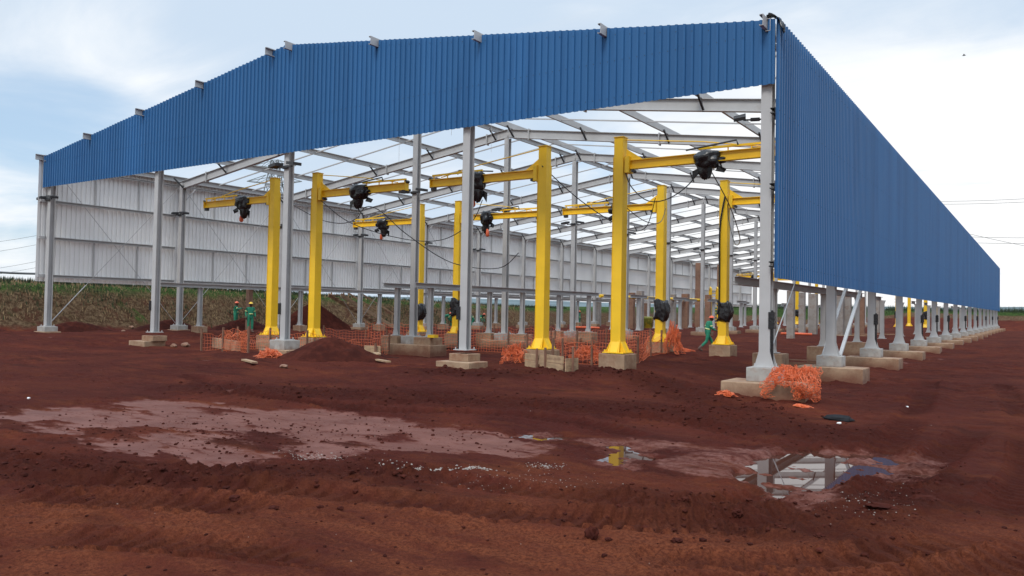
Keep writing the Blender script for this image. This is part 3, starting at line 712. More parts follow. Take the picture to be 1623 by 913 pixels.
support_frame(-18.2, 6.1, 22.3, (7, 14, 21), 'long low steel beam on short posts, left of the middle column row')
support_frame(-16.3, 6.0, 22.4, (7, 14.2, 21.2), 'long low steel beam on short posts, right of the middle column row')
support_frame(-32.6, 4.2, 60, tuple(7.0*k for k in range(1, 9)), 'long low steel beam on short posts along the white side wall')
support_frame(-1.8, 3.1, 22.2, (7, 14.1, 21), 'long low steel beam on short posts behind the near blue corner', h=0.24)
for x, nm in ((-1.8, 'just inside the blue side wall'), (-16.3, 'right of the middle columns'), (-18.2, 'left of the middle columns')):
    for i, k in enumerate(range(4, 13)):
        t = thing('support_post', (x, 7.0*k, 0), 'T shaped short steel post %s, %s beyond the long beam' % (nm, ORD[i]), 'support post', 'short T posts '+nm)
        p = link('post', post_me, t); link('base_plate', pb_me, p)
        MB().ibeam((-0.2, -0.9, 2.19), (-0.2, 0.9, 2.19), 0.2, 0.2, 0.018, 0.012).build('cap_beam', m_steel, t) if x == -1.8 else MB().ibeam((0, -1.3, 2.19), (0, 1.3, 2.19), 0.2, 0.2, 0.018, 0.012).build('cap_beam', m_steel, t)
# pads under the near short posts
pads = [(-18.2, 7, 'left of the middle row, nearest'), (-16.3, 7, 'right of the middle row, nearest'), (-18.2, 14, 'left of the middle row, second'), (-16.3, 14.2, 'right of the middle row, second'),
        (-18.2, 21, 'left of the middle row, third'), (-16.3, 21.2, 'right of the middle row, third'), (-1.8, 7, 'behind the near blue corner, nearest'), (-1.8, 14.1, 'behind the near blue corner, second'), (-1.8, 21, 'behind the near blue corner, third')]
for x, y, nm in pads:
    t = MB().box((0, 0, -0.37), (0.95, 0.8, 0.72)).build('concrete_pad', m_concd, None, (x-0.05, y-0.05, -0.005), bevel=0.015)
    tag(t, 'stained concrete pad under a short post %s' % nm, 'concrete pad', 'pads under the short posts')
for k in range(1, 9):
    t = MB().box((0, 0, -0.22), (0.66, 0.56, 0.42)).build('concrete_pad', m_concd, None, (-32.6, 7*k, -0.005), bevel=0.015)
    tag(t, 'low concrete pad under the beam by the white wall, %s behind the gable' % ORD[k-1], 'concrete pad', 'pads along the white wall')
tag(MB().box((0, 0, 0.06), (0.34, 0.3, 0.12)).build('yellow_block', m_yellow, None, (-15.75, 6.55, -0.005)), 'small yellow block lying on the pad beside the middle column', 'block')

# ------------------------------------------------------------------ jib cranes
def make_jib():
    t = thing('jib_crane', (0, 0, 0), '', 'jib crane', 'yellow jib cranes')
    mb = MB(); mb.box((0, 0, 3.29), (0.31, 0.31, 6.52), taper=0.95)
    for s in (-1, 1): mb.box((s*0.16, 0, 3.0), (0.014, 0.345, 5.9), taper=0.97)
    mb.box((0, 0, 6.56), (0.34, 0.34, 0.02)); mb.build('mast', m_yellow, t)
    bp = MB(); bp.box((0, 0, 0.015), (0.70, 0.70, 0.03))
    for a in range(4):
        c_, s_ = math.cos(a*math.pi/2), math.sin(a*math.pi/2)
        for off in (-0.14, 0.14):
            P_ = lambda u, v, z: (u*c_-v*s_, u*s_+v*c_, z)
            bp.plate([P_(0.155, off, 0.03), P_(0.33, off, 0.03), P_(0.33, off, 0.06), P_(0.155, off, 0.40)], 0.016, P_(0, 1, 0))
        bp.plate([P_(0.31, -0.19, 0.03), P_(0.31, 0.19, 0.03), P_(0.165, 0.155, 0.34), P_(0.165, -0.155, 0.34)], 0.012, P_(0.8, 0, 0.5))
        for u, v in ((0.31, 0.27), (0.31, -0.27)): bp.tube([P_(u, v, 0.02), P_(u, v, 0.10)], 0.02, 6)
    bp.build('base_plate', m_yellow, t)
    LB = 4.75
    bm_ = MB(); bm_.ibeam((0.2, 0, 5.70), (LB, 0, 5.70), 0.16, 0.28, 0.022, 0.014)
    bm_.box((LB+0.012, 0, 5.70), (0.024, 0.20, 0.32)); bm_.box((0.28, 0, 5.70), (0.14, 0.30, 0.50)); bm_.plate([(0.2, 0, 5.84), (0.75, 0, 5.84), (0.2, 0, 6.2)], 0.014, (0, 1, 0))
    boom = bm_.build('boom', m_yellow, t)
    cr = MB(); cr.bar((LB*0.52, 0.05, 5.99), (LB*0.985, 0.05, 5.97), 0.06, 0.06)
    for u in (0.56, 0.7, 0.84, 0.97): cr.bar((LB*u, 0.05, 5.84), (LB*u, 0.05, 5.98), 0.03, 0.03)
    cr.build('cable_track', m_yellow, boom)
    es = MB(); es.box((LB-0.1, 0, 5.50), (0.16, 0.14, 0.12)); es.tube([(LB+0.03, -0.08, 5.86), (LB+0.03, 0.08, 5.86)], 0.06, 8); es.tube([(0.45, -0.09, 5.50), (0.45, 0.09, 5.50)], 0.05, 8)
    es.build('end_stop', m_dark, boom)
    MB().tube([(0.05, 0.05, 6.5), (LB*0.55, 0.05, 6.18), (LB*0.9, 0.05, 5.88)], 0.018, 6).build('tie_rod', m_yellow, t)
    fs_ = MB(); fs_.tube([(LB*0.45, -0.1, 5.95), (LB*0.60, -0.1, 6.02), (LB*0.76, -0.1, 6.10), (LB*0.77, -0.1, 5.96)], 0.026, 6)
    fs_.build('festoon_arm', m_dark, boom)
    return t
JIB = [(-21.2, 2.6, -1), (-18.62, 2.6, 1), (-7.92, 2.6, -1), (-5.2, 2.6, 1), (-21.1, 11.8, -1), (-18.6, 11.8, 1), (-7.8, 11.8, -1), (-5.1, 11.8, 1),
       (-21.2, 77, -1), (-18.6, 77, 1), (-7.9, 77, -1), (-5.1, 77, 1), (-21.2, 86.4, -1), (-18.6, 86.4, 1), (-7.9, 86.4, -1), (-5.1, 86.4, 1)]
JL = ['yellow jib crane nearest the white wall, its boom reaching left over the workers', 'yellow jib crane right behind the earth mound, boom reaching to the right', 'yellow jib crane standing behind the timber formwork boards', 'yellow jib crane on the square concrete block, boom ending behind the corner column',
      'second row yellow jib crane mostly hidden behind the middle column, boom to the left', 'second row yellow jib crane of which a thin strip shows beside the gable post', 'second row yellow jib crane with black wrap and orange net at its foot', 'yellow jib crane with a black cable and wrap, beside the walking worker',
      'far yellow jib crane hidden behind the corner column, boom pointing left', 'far yellow jib crane with black wrap between the tall grey piers', 'far yellow jib crane standing behind the fourth blue wall column', 'far yellow jib crane with black wrap seen under the blue wall',
      'farthest jib crane at the left of the last row', 'far yellow jib crane half hidden by the grey piers near the corner', 'far yellow jib crane seen as a thin strip under the blue wall', 'farthest yellow jib crane behind the sixth blue wall column']
HOFF = [2.05, 2.35, 2.75, 2.75, 2.6, 1.7, 2.0, 3.0] + [2.5]*8
proto = make_jib(); JT = []
def bag(parent, sx, sy, sz, z0, seed, taper, x0=0.0):
    """crumpled sheet-plastic bag: boxy, narrowing downward, with vertical folds"""
    bm = bmesh.new(); bmesh.ops.create_icosphere(bm, subdivisions=4, radius=1.0)
    for v in bm.verts:
        p = v.co.copy(); q = (abs(p.x)**3.2+abs(p.y)**3.2+abs(p.z)**3.2)**(1/3.2); p = p/q
        a = math.atan2(p.y, p.x); tp = taper+(1-taper)*(p.z+1)/2
        fold = mnoise.noise(Vector((math.cos(a)*2.6+seed, math.sin(a)*2.6, p.z*0.9))); fold2 = abs(mnoise.noise(Vector((math.cos(a)*4.5, math.sin(a)*4.5+seed, p.z*1.6))))
        lump = mnoise.noise(p*1.3+Vector((seed*2.7, 0, seed)))
        k = tp*(1+0.16*fold-0.16*fold2+0.20*lump)
        v.co = Vector((x0+p.x*sx*k, p.y*sy*k, z0+p.z*sz*(1+0.30*mnoise.noise(Vector((p.x*2+seed, p.y*2, 1))))))
    me = bpy.data.meshes.new('cover'); bm.to_mesh(me); bm.free(); me.materials.append(m_black); me.polygons.foreach_set('use_smooth', [True]*len(me.polygons))
    o = bpy.data.objects.new('cover', me); COL.objects.link(o); o.parent = parent; return o
def make_hoist():
    t = thing('wrapped_hoist', (0, 0, 0), '', 'hoist', 'hoists wrapped in black plastic')
    bag(t, 0.40, 0.27, 0.36, 0.02, 1, 0.85); bag(t, 0.25, 0.20, 0.40, -0.36, 4, 0.55, 0.05); bag(t, 0.20, 0.15, 0.13, -0.02, 9, 0.8, -0.34)
    fl = MB(); fl.plate([(0.20, 0.05, -0.30), (0.42, 0.02, -0.42), (0.40, 0.0, -0.78), (0.24, 0.06, -0.55)], 0.02, (0, 1, 0))
    fl.build('flap', m_black, t); fl = MB(); fl.plate([(-0.28, -0.1, -0.2), (-0.5, -0.16, -0.34), (-0.44, -0.12, -0.5), (-0.2, -0.1, -0.42)], 0.02, (0, 1, 0))
    fl.build('flap', m_black, t)
    pm_ = MB(); pm_.tube([(-0.10, 0, -0.55), (-0.12, 0, -0.72), (-0.12, 0, -0.88), (-0.12, 0, -0.94)], [0.05, 0.085, 0.09, 0.05], 10)
    pm_.build('pendant', m_orange, t, None, True)
    return t
hp = make_hoist()
for i, (x, y, s) in enumerate(JIB):
    t = proto if i == 0 else copy_tree(proto); t.location = (x, y, 0); t.rotation_euler = (0, 0, 0 if s > 0 else math.pi); t['label'] = JL[i]; JT.append(t)
HL = ['black plastic wrapped hoist with orange pendant on the boom nearest the white wall', 'bulky black wrapped hoist hanging before the sky right of the mound crane', 'black wrapped hoist with orange pendant just right of the tall gable post', 'largest black wrapped hoist, on the boom nearest the blue corner',
      'small black wrapped hoist with orange tip hanging low against the white wall', 'black wrapped hoist half hidden by the second middle column', 'black wrapped hoist behind the yellow mast on the square block', 'black wrapped hoist hidden behind the corner column on the second row',
      'small black hoist on the far boom left of the corner column', 'tiny black hoist on the far crane among the grey piers', 'tiny black hoist behind the fourth blue wall column', 'tiny black hoist on the far crane under the blue wall', 'tiny black hoist on the farthest left boom', 'tiny black hoist on the far right boom of the middle row', 'tiny black hoist on the last row behind the blue wall', 'tiny black hoist on the farthest crane']
for i, (x, y, s) in enumerate(JIB):
    if i in (7, 10, 11, 12, 13, 14, 15): continue
    t = hp if i == 0 else copy_tree(hp); t.location = (x+s*HOFF[i], y, 5.62); t['label'] = HL[i]
    t.rotation_euler = (0, 0, [0, math.pi, 0.3, math.pi+0.2, 0.2, 2.8, 0.4, 0][i % 8]); t.scale = [(1.0, 1, 0.85), (1.15, 1, 0.80), (0.95, 1, 0.92), (1.02, 1, 0.70), (0.9, 1, 0.85), (0.9, 1, 0.95), (0.9, 1, 0.95), (1, 1, 1)][i] if i < 8 else (0.9, 0.9, 0.9)
    if i in (1, 3):
        for ch in t.children:
            if ch.name.startswith('pendant'): bpy.data.objects.remove(ch); break
bpy.data.objects.update if False else None
PL = ['low muddy concrete base of the jib crane nearest the white wall', 'muddy concrete base of the jib crane behind the earth mound', 'low concrete base behind the timber formwork boards', 'tall square concrete block under the frontmost yellow jib crane',
      'concrete base of the hidden second row crane by the middle column', 'concrete base of the second row crane beside the gable post', 'concrete block under the crane with orange net at its foot', 'concrete block under the crane beside the walking worker']
for i in range(8):
    x, y, s = JIB[i]
    tag(MB().box((0, 0, -0.35), (0.86, 0.86, 0.68)).build('concrete_plinth', m_concd, None, (x, y, -0.012), bevel=0.015), PL[i], 'concrete plinth', 'concrete bases of the jib cranes')
# black plastic wrapped round the feet of some masts
for i, (lab) in ((4, 'black plastic bundle tied round the hidden mast behind the middle column'), (5, 'dark plastic wrap on the mast beside the tall gable post'), (6, 'black plastic wrapped round the mast above the orange net'), (7, 'black plastic wrapped round the mast beside the walking worker'), (9, 'small black wrap on the far mast among the grey piers'), (11, 'small black wrap on the far mast under the blue wall'), (10, 'small black wrap on the far mast behind the fourth blue wall column')):
    x, y, s = JIB[i]
    bm = bmesh.new(); bmesh.ops.create_cone(bm, cap_ends=True, segments=40, radius1=0.31, radius2=0.31, depth=0.86)
    bmesh.ops.subdivide_edges(bm, edges=[e for e in bm.edges if abs(e.verts[0].co.z-e.verts[1].co.z) > 0.5], cuts=14)
    for v in bm.verts:
        p = v.co; a = math.atan2(p.y, p.x); sq = 1/max(abs(math.cos(a)), abs(math.sin(a)))*0.86
        k = sq*(0.82+0.06*math.sin((p.z+0.45)/0.9*math.pi))*(1+0.14*mnoise.noise(Vector((math.cos(a)*2, math.sin(a)*2, p.z*3+i)))+0.12*mnoise.noise(Vector((math.cos(a)*5, math.sin(a)*5, p.z*14))))
        v.co = Vector((p.x*k+(0.10 if i in (4, 6, 7) else 0)*math.sin((p.z+.45)/.9*math.pi), p.y*k, p.z*0.9+0.16*mnoise.noise(Vector((math.cos(a)*1.5, math.sin(a)*1.5, i+p.z)))))
    me = bpy.data.meshes.new('plastic_wrap'); bm.to_mesh(me); bm.free(); me.materials.append(m_black); me.polygons.foreach_set('use_smooth', [True]*len(me.polygons))
    o = bpy.data.objects.new('plastic_wrap', me); COL.objects.link(o); o.location = (x, y, 1.32 if i != 4 else 1.0); tag(o, lab, 'plastic wrap', 'black wraps on the crane masts')
# slack cables
def cable(pts, label, r=0.017, n=10):
    tag(MB().tube([tuple(p) for p in smooth_path(pts, n)], r, 6).build('cable', m_black, None, None, True), label, 'cable')
cable([(-5.0, 2.5, 5.52), (-4.75, 2.45, 5.0), (-4.2, 2.4, 4.55), (-3.6, 2.4, 4.55), (-3.0, 2.45, 4.9), (-2.55, 2.5, 5.45)], 'slack black cable looping under the boom nearest the blue corner')
cable([(-2.4, 2.6, 5.4), (-2.6, 5, 4.6), (-3.4, 8.5, 3.9), (-4.4, 11, 3.95), (-4.85, 11.6, 4.9), (-4.88, 11.5, 5.6)], 'black cable drooping from the corner hoist back to the next crane')
cable([(-5.0, 11.55, 5.9), (-5.1, 11.55, 5.4), (-5.2, 11.55, 4.6), (-5.2, 11.55, 3), (-5.2, 11.55, 1.7), (-5.26, 11.5, 1.2)], 'black cable running down the mast beside the walking worker', 0.035)
cable([(-18.4, 2.5, 5.5), (-17.6, 3.5, 4.6), (-16.2, 5.0, 4.05), (-14.6, 5.6, 4.0), (-13.0, 5.4, 4.6), (-11.8, 4.5, 5.3)], 'long black cable sagging behind the middle gable post')
cable([(-21.0, 2.75, 5.75), (-20.2, 3.3, 5.2), (-19.3, 3.5, 4.8), (-18.0, 3.4, 4.6), (-16.8, 3.0, 4.7), (-15.9, 2.6, 5.05), (-15.5, 3.0, 4.9), (-15.2, 4.2, 4.1), (-14.4, 6, 3.1), (-12.8, 7, 2.9), (-11.8, 7, 3.5)], 'black cable with a deep loop in front of the white wall')
cable([(-7.9, 2.4, 5.9), (-7.6, 4.5, 5.0), (-7.2, 7, 4.3), (-6.8, 8, 4.4), (-6.2, 7.5, 5.4)], 'black cable drooping from the crane behind the timber forms')
cable([(-7.0, 6.0, 5.2), (-7.0, 8.2, 4.7), (-7.1, 10, 4.8), (-7.5, 11.5, 5.55)], 'short slack cable left of the mast with the orange net')

# ------------------------------------------------------------------ floodlights on the columns
def make_flood(two=True):
    t = thing('floodlight', (0, 0, 0), '', 'floodlight', 'black floodlights on the columns')
    b = MB(); b.box((0, -0.19, 0), (0.75 if two else 0.5, 0.05, 0.05)); b.box((0, -0.17, 0), (0.3, 0.04, 0.12)); b.build('bracket', m_dark, t)
    for s in ((-1, 1) if two else (1,)):
        h = MB(); h.plate([(s*0.30, -0.40, 0.10), (s*0.68, -0.40, 0.04), (s*0.68, -0.02, 0.06), (s*0.30, -0.02, 0.14)], 0.11, (0.1*s, 0, 1)); h.build('lamp_head', m_dark, t)
    return t
fp = make_flood(); first = True
for x, row, ks, zf in ((RIDGE, 'middle column', range(0, 9), 6.25), (-W, 'column by the white wall', range(0, 6), 6.15)):
    for k in ks:
        t = fp if first else copy_tree(fp); first = False
        t.location = (x, 7*k, zf); t['label'] = 'black floodlight on the gable end %s' % row if k == 0 else 'black floodlight on the %s, %s row behind the gable' % (row, ORD[k-1])
t = copy_tree(fp); t.location = (-2.45, 7.0, 7.75); t.rotation_euler = (0.4, 0, 0.3); t['label'] = 'black floodlight hung under the rafter beside the blue corner'

# ------------------------------------------------------------------ concrete piers, yellow rails beyond
def pier(px, py, z, top, wd, m, label):
    x, y = G(px, py, z)
    mb = MB(); mb.box((0, 0, (top+z-0.4)/2-z), (wd, wd*0.9, top-z+0.4)); t = mb.build('concrete_pier', m, None, (x, y, z), bevel=0.02)
    tag(t, label, 'concrete pier', 'concrete piers inside the shed'); return x, y
pier(947, 511, -.10, 2.6, 0.62, m_pier, 'grey concrete pier left of the frontmost crane, leftmost in the far pier group')
pier(1000.5, 519, -.48, 3.1, 0.62, m_pierb, 'reddish pier just right of the frontmost yellow mast')
pier(1014, 521, -.5, 3.2, 0.62, m_pier, 'grey pier between two reddish ones right of the frontmost mast')
pier(1025, 513, -.35, 2.9, 0.7, m_pierb, 'reddish pier above the olive drum')
pier(1066, 519, -.48, 3.1, 0.6, m_pier, 'grey pier just right of the netted mast')
pier(1086, 519, -.5, 3.2, 0.72, m_pierb, 'wide reddish pier midway between the netted mast and the walking worker')
pier(1106, 517, -.5, 7.2, 0.60, m_pierb, 'tallest reddish pier, rising behind the yellow rail')
pier(1122, 519, -.5, 3.2, 0.62, m_pierb, 'reddish pier just left of the walking worker')
pier(1140, 517, -.5, 7.2, 0.55, m_pierb, 'tall reddish pier partly behind the mast beside the walking worker')
pier(1253, 536, -.55, 2.95, 0.50, m_pier, 'grey mottled pier under the long beam right of the corner column, nearest')
pier(1271, 529, -.55, 3.2, 0.52, m_pier, 'grey mottled pier second right of the corner column')
pier(1288.5, 528, -.55, 3.15, 0.72, m_pier, 'grey mottled pier third right of the corner column')
pier(1307, 527, -.55, 3.1, 0.6, m_pier, 'grey pier just left of the second blue wall column')
pier(1330, 530, -.55, 2.95, 0.75, m_pier, 'broad grey pier just right of the second blue wall column')
pier(1343, 530, -.55, 2.95, 0.62, m_pier, 'grey pier left of the raking white brace')
pier(1365, 527, -.55, 3.1, 0.60, m_pierb, 'reddish pier behind the raking white brace')
pier(1389, 526, -.55, 3.1, 0.66, m_pier, 'grey pier just right of the third blue wall column')
pier(394, 519, -.20, 2.2, 0.32, m_pierb, 'pinkish slim pier beside the worker in the yellow helmet')
x0, y0 = G(951, 464, 2.85); x1, y1 = G(1140, 475, 2.75)
rl = thing('pipe_rail', (x0, y0, 0), 'long yellow pipe rail running over the tops of the far piers', 'rail')
rm_ = MB(); rm_.tube([(0, 0, 2.55), (x1-x0, y1-y0, 2.6)], 0.15, 8)
rm_.build('pipe', m_yellow, rl)
for u in (0.02, 0.33, 0.62, 0.8):
    MB().box(((x1-x0)*u, (y1-y0)*u, 2.58), (0.35, 0.35, 0.30)).build('clamp', m_yellow, rl)
xl, yl = G(1132, 516, -.4)
ld = thing('access_ladder', (xl, yl, -0.45), 'tall yellow caged access ladder behind the walking worker', 'ladder', rz=0.6)
for s in (-1, 1): MB().tube([(s*0.42, 0, 0), (s*0.42, 0, 4.6), (s*0.42, 0.4, 4.75), (s*0.42, 0.75, 4.3), (s*.42, .8, 3.3)], 0.10, 6).build('side_rail', m_yellow, ld)
rg_ = MB(); [rg_.tube([(-0.42, 0, 0.4+0.4*i), (0.42, 0, 0.4+0.4*i)], 0.035, 5) for i in range(11)]; rg_.build('rung', m_yellow, ld)
xd, yd = G(1026, 520, -.5)
dr = MB(); dr.tube([(0, 0, 0), (0, 0, 0.02), (0, 0, 0.45), (0, 0, 0.47), (0, 0, 0.9), (0, 0, 0.95), (0, 0, 1.15), (0, 0, 1.18)], [0.5, 0.52, 0.52, 0.55, 0.52, 0.55, 0.52, 0.45], 20)
tag(dr.build('storage_drum', m_drum, None, (xd, yd, -0.5), True), 'olive and yellow drum standing below the reddish pier', 'drum')
for px, py, lab in ((1262, 529, 'orange pipe lying on the ground below the grey mottled piers'), (1060, 516, 'orange pipe lying on the ground right of the netted mast'), (930, 519, 'orange pipe with a round end lying left of the frontmost mast')):
    x, y = G(px, py, -.4); tag(MB().tube([(-1.2, -0.2, 0), (0, 0, 0.02), (1.2, 0.25, 0)], 0.10, 8).build('orange_pipe', m_orange, None, (x, y, -0.42), True), lab, 'pipe')

# ------------------------------------------------------------------ earth mounds
def mound(px, py, z, rx, ry, h, label, seed, rz=0.0, name='earth_mound'):
    x, y = (px, py) if px < 0 else G(px, py, z); n = 44; na = 90
    rr, aa = np.meshgrid(np.linspace(0, 1, n), np.linspace(0, 2*np.pi, na, endpoint=False), indexing='ij')
    lx, ly = rr*rx*np.cos(aa), rr*ry*np.sin(aa)
    X = lx*math.cos(rz)-ly*math.sin(rz); Y = lx*math.sin(rz)+ly*math.cos(rz)
    wob = fbm(np.cos(aa)*2+seed*5+7, np.sin(aa)*2+seed*3+7, 0.8, 3)
    prof = np.clip(1-rr/(0.75+0.5*wob*0.5), 0, 1); prof = 1-np.sqrt(np.clip((1-prof)**2+0.02, 0, 2)); prof = np.clip(prof, -0.02, 1)
    Z = h*prof+0.10*(fbm(X+x, Y+y, 2.2, 4)-0.5)*np.clip(prof*6, 0, 1)+0.05*(fbm(X+x, Y+y, 7, 3)-0.5)-0.12*(rr > 0.98)
    me = grid_mesh(name, X, Y, Z-0.05); me.materials.append(m_mound); me.flip_normals() if me.polygons[5].normal.z < 0 else None
    o = bpy.data.objects.new(name, me); COL.objects.link(o); o.location = (x, y, z); tag(o, label, 'earth mound'); return o
mound(522, 574, -.62, 2.5, 1.6, 1.02, 'dark red earth mound in front of the middle gable post', 1, 0.6)
mound(-36.4, 18.4, -.45, 3.4, 1.8, 2.2, 'large red earth mound under the wooden stair', 2, 1.2)
mound(-36.3, 7.6, -.42, 3.4, 1.1, 0.85, 'dark earth ridge at the bank foot behind the second gable post', 11, 1.57)
mound(-36.2, 12.6, -.42, 3.0, 1.1, 0.95, 'dark earth heap at the bank foot beside the pointing worker', 12, 1.5)
mound(-36.6, 2.4, -.42, 3.0, 1.0, 0.75, 'low dark earth heap at the foot of the far left column', 3, 1.57)
mound(-38.0, -2.5, -.40, 3.0, 1.3, 0.70, 'low earth heap at the left edge of the photo', 5, 1.2)
mound(620, 528, -.75, 2.0, 1.0, 0.5, 'small earth heap behind the short posts', 6)
mound(560, 562, -.62, 2.2, 1.2, 0.5, 'low spoil heap between mound and middle column pads', 8)

# ------------------------------------------------------------------ timber
def planks(name, loc, items, label, cat, m=m_wood, rz=0.0):
    t = thing(name, loc, label, cat, rz=rz)
    for nm, c, d, r_ in items: MB().box(c, d, r_).build(nm, m_woodd if nm == 'stake' else m, t, bevel=0.006)
    return t
xa, ya = G(857, 584, -.50)
planks('timber_formwork', (xa, ya, -0.52), [('board', (-0.62, 0.02, 0.11), (0.78, 0.04, 0.20), 0.03), ('board', (-0.62, 0.03, 0.32), (0.80, 0.04, 0.19), 0.03), ('board', (0.10, 0.05, 0.13), (0.46, 0.04, 0.22), 0), ('board', (0.10, 0.06, 0.35), (0.46, 0.04, 0.2), 0),
    ('board', (0.82, 0.0, 0.12), (0.96, 0.04, 0.22), 0.0), ('board', (0.82, 0.01, 0.35), (0.96, 0.04, 0.22), 0.0), ('stake', (-0.18, -0.04, 0.28), (0.07, 0.05, 0.66), 0), ('stake', (0.33, -0.04, 0.30), (0.07, 0.05, 0.72), 0), ('stake', (0.02, 0.4, 0.5), (0.06, 0.06, 0.9), 0), ('stake', (0.50, 0.45, 0.5), (0.05, 0.05, 0.9), 0), ('board', (1.36, 0.25, 0.2), (0.04, 0.55, 0.42), 0.3), ('stake', (1.5, 0.2, 0.35), (0.06, 0.05, 0.8), 0)],
    'timber formwork boards and stakes in front of a yellow mast', 'formwork', rz=-0.50)
xa, ya = G(1285, 592, -.78)
planks('timber_formwork', (xa, ya, -0.86), [('board', (-0.5, 0, 0.12), (1.5, 0.04, 0.22), 0), ('board', (-0.5, 0.02, 0.36), (1.5, 0.04, 0.18), 0), ('board', (-0.3, 0.03, 0.52), (1.9, 0.10, 0.04), 0), ('stake', (0.62, -0.05, 0.35), (0.07, 0.06, 0.8), 0.1), ('stake', (0.45, -0.06, 0.3), (0.06, 0.05, 0.6), 0), ('stake', (-0.9, -0.05, 0.3), (0.06, 0.05, 0.7), 0)],
    'timber formwork boards against the second footing under the blue wall', 'formwork', m_woodd)
xa, ya = G(357, 552, -.55)
t = thing('low_kerb', (xa, ya, -0.55), 'low row of muddy concrete slabs on edge beside the orange net', 'kerb', rz=-0.35)
for i in range(4): MB().box((-1.3+0.9*i, 0, 0.15), (0.86, 0.12, 0.42)).build('slab', m_concd, t, bevel=0.01)
xa, ya = G(592, 566, -.6)
planks('timber_scrap', (xa, ya, -0.60), [('board', (-0.35, 0.3, 0.22), (0.7, 0.05, 0.35), 0.2), ('board', (0.25, -0.1, 0.15), (0.9, 0.22, 0.05), -0.7), ('stake', (-0.1, 0.2, 0.25), (0.07, 0.07, 0.5), 0)], 'broken timber boards right of the earth mound', 'timber')
for px, py, z, ln, rz, lab in ((1385, 531, -.5, 5.0, 1.0, 'long pale plank on the ground behind the raking white brace'), (1345, 533, -.5, 4.0, 0.35, 'pale plank on the ground under the long beam by the blue wall'), (748, 564, -.5, 0.9, -.4, 'short plank on the ground right of the gable post footing'), (1482, 536, -.7, 1.6, 0.2, 'plank on the ground outside the blue wall'), (395, 578, -.6, 1.3, -0.4, 'dark plank on the ground below the orange net heap'), (600, 576, -.6, 1.6, -0.4, 'thin plank on the ground right of the earth mound')):
    x, y = G(px, py, z); zz_ = gz(x, y) if py > 540 else z
    tag(MB().box((0, 0, 0.05), (ln, 0.16, 0.05), rz).build('plank', m_wood, None, (x, y, zz_+0.02)), lab, 'plank')
# wooden stair up the bank
st = thing('wooden_stair', (-36.9, 23.6, -0.35), 'wooden site stair with handrails climbing the grass bank', 'stair', rz=0.0)
A0 = Vector((0.9, 2.0, 0)); A1 = Vector((0.9, -3.6, 2.35)); sv = Vector((0.62, 0, 0))
for s in (-1, 1):
    MB().bar(A0+sv*s, A1+sv*s, 0.06, 0.26).build('stringer', m_wood, st)
    for u in (0.05, 0.35, 0.65, 0.95): MB().bar(A0.lerp(A1, u)+sv*s, A0.lerp(A1, u)+sv*s+Vector((0, 0, 1.0)), 0.08, 0.08).build('handrail_post', m_wood, st)
    MB().bar(A0+sv*s+Vector((0, 0, 0.98)), A1+sv*s+Vector((0, 0, 0.98)), 0.06, 0.10).build('handrail', m_wood, st)
for i in range(11):
    p = A0.lerp(A1, (i+0.5)/11); MB().bar(p-sv+Vector((0, 0, 0.1)), p+sv+Vector((0, 0, 0.1)), 0.30, 0.05).build('tread', m_woodd, st)

# ------------------------------------------------------------------ orange safety netting
def net_fence(pts, h, label, sag=0.18, cell=0.15, seed=0, posts=True, r=0.0068, lean=0.0):
    pts = [Vector((p[0], p[1], 0)) for p in pts]; t = None; rr = random.Random(seed)
    root = thing('safety_net', (pts[0].x, pts[0].y, gz(pts[0].x, pts[0].y)), label, 'safety net'); o0 = root.location.copy()
    P = []; cols = []; 
    for a, b in zip(pts[:-1], pts[1:]):
        n = max(2, int((b-a).length/cell)); nx = Vector((-(b-a).y, (b-a).x, 0)).normalized()
        for i in range(n): cols.append((a.lerp(b, i/n), i/n, nx))
    cols.append((pts[-1], 1.0, nx)); nv = max(4, int(h/cell)+1)
    cx_a = np.array([[c[0].x for c in cols]]); cy_a = np.array([[c[0].y for c in cols]]); gzs = ground(cx_a, cy_a)[0][0]
    for i, (p, u, nx) in enumerate(cols):
        drop = sag*math.sin(math.pi*u)*(0.6+0.7*mnoise.noise(Vector((i*0.13, seed, 0)))); hh = max(0.25, h-abs(drop)-0.10*mnoise.noise(Vector((i*0.4, seed*2, 3))))
        for j in range(nv):
            v = j/(nv-1); bl = 0.16*mnoise.noise(Vector((i*0.09, j*0.5, seed)))*math.sin(v*2.6)+lean*v
            P.append((p.x+nx.x*bl-o0.x, p.y+nx.y*bl-o0.y, gzs[i]+0.03+hh*v+0.03*mnoise.noise(Vector((i*.5, j*.7, seed)))-o0.z))
    E = []; nc = len(cols)
    for i in range(nc):
        for j in range(nv):
            if j < nv-1: E.append((i*nv+j, i*nv+j+1))
            if i < nc-1: E.append((i*nv+j, (i+1)*nv+j))
    MB().wires(P, E, r).build('mesh', m_net, root)
    if posts:
        for p in pts:
            MB().box((p.x-o0.x, p.y-o0.y, gz(p.x, p.y)-o0.z+h/2), (0.06, 0.06, h+0.25)).build('stake', m_woodd, root)
    return root
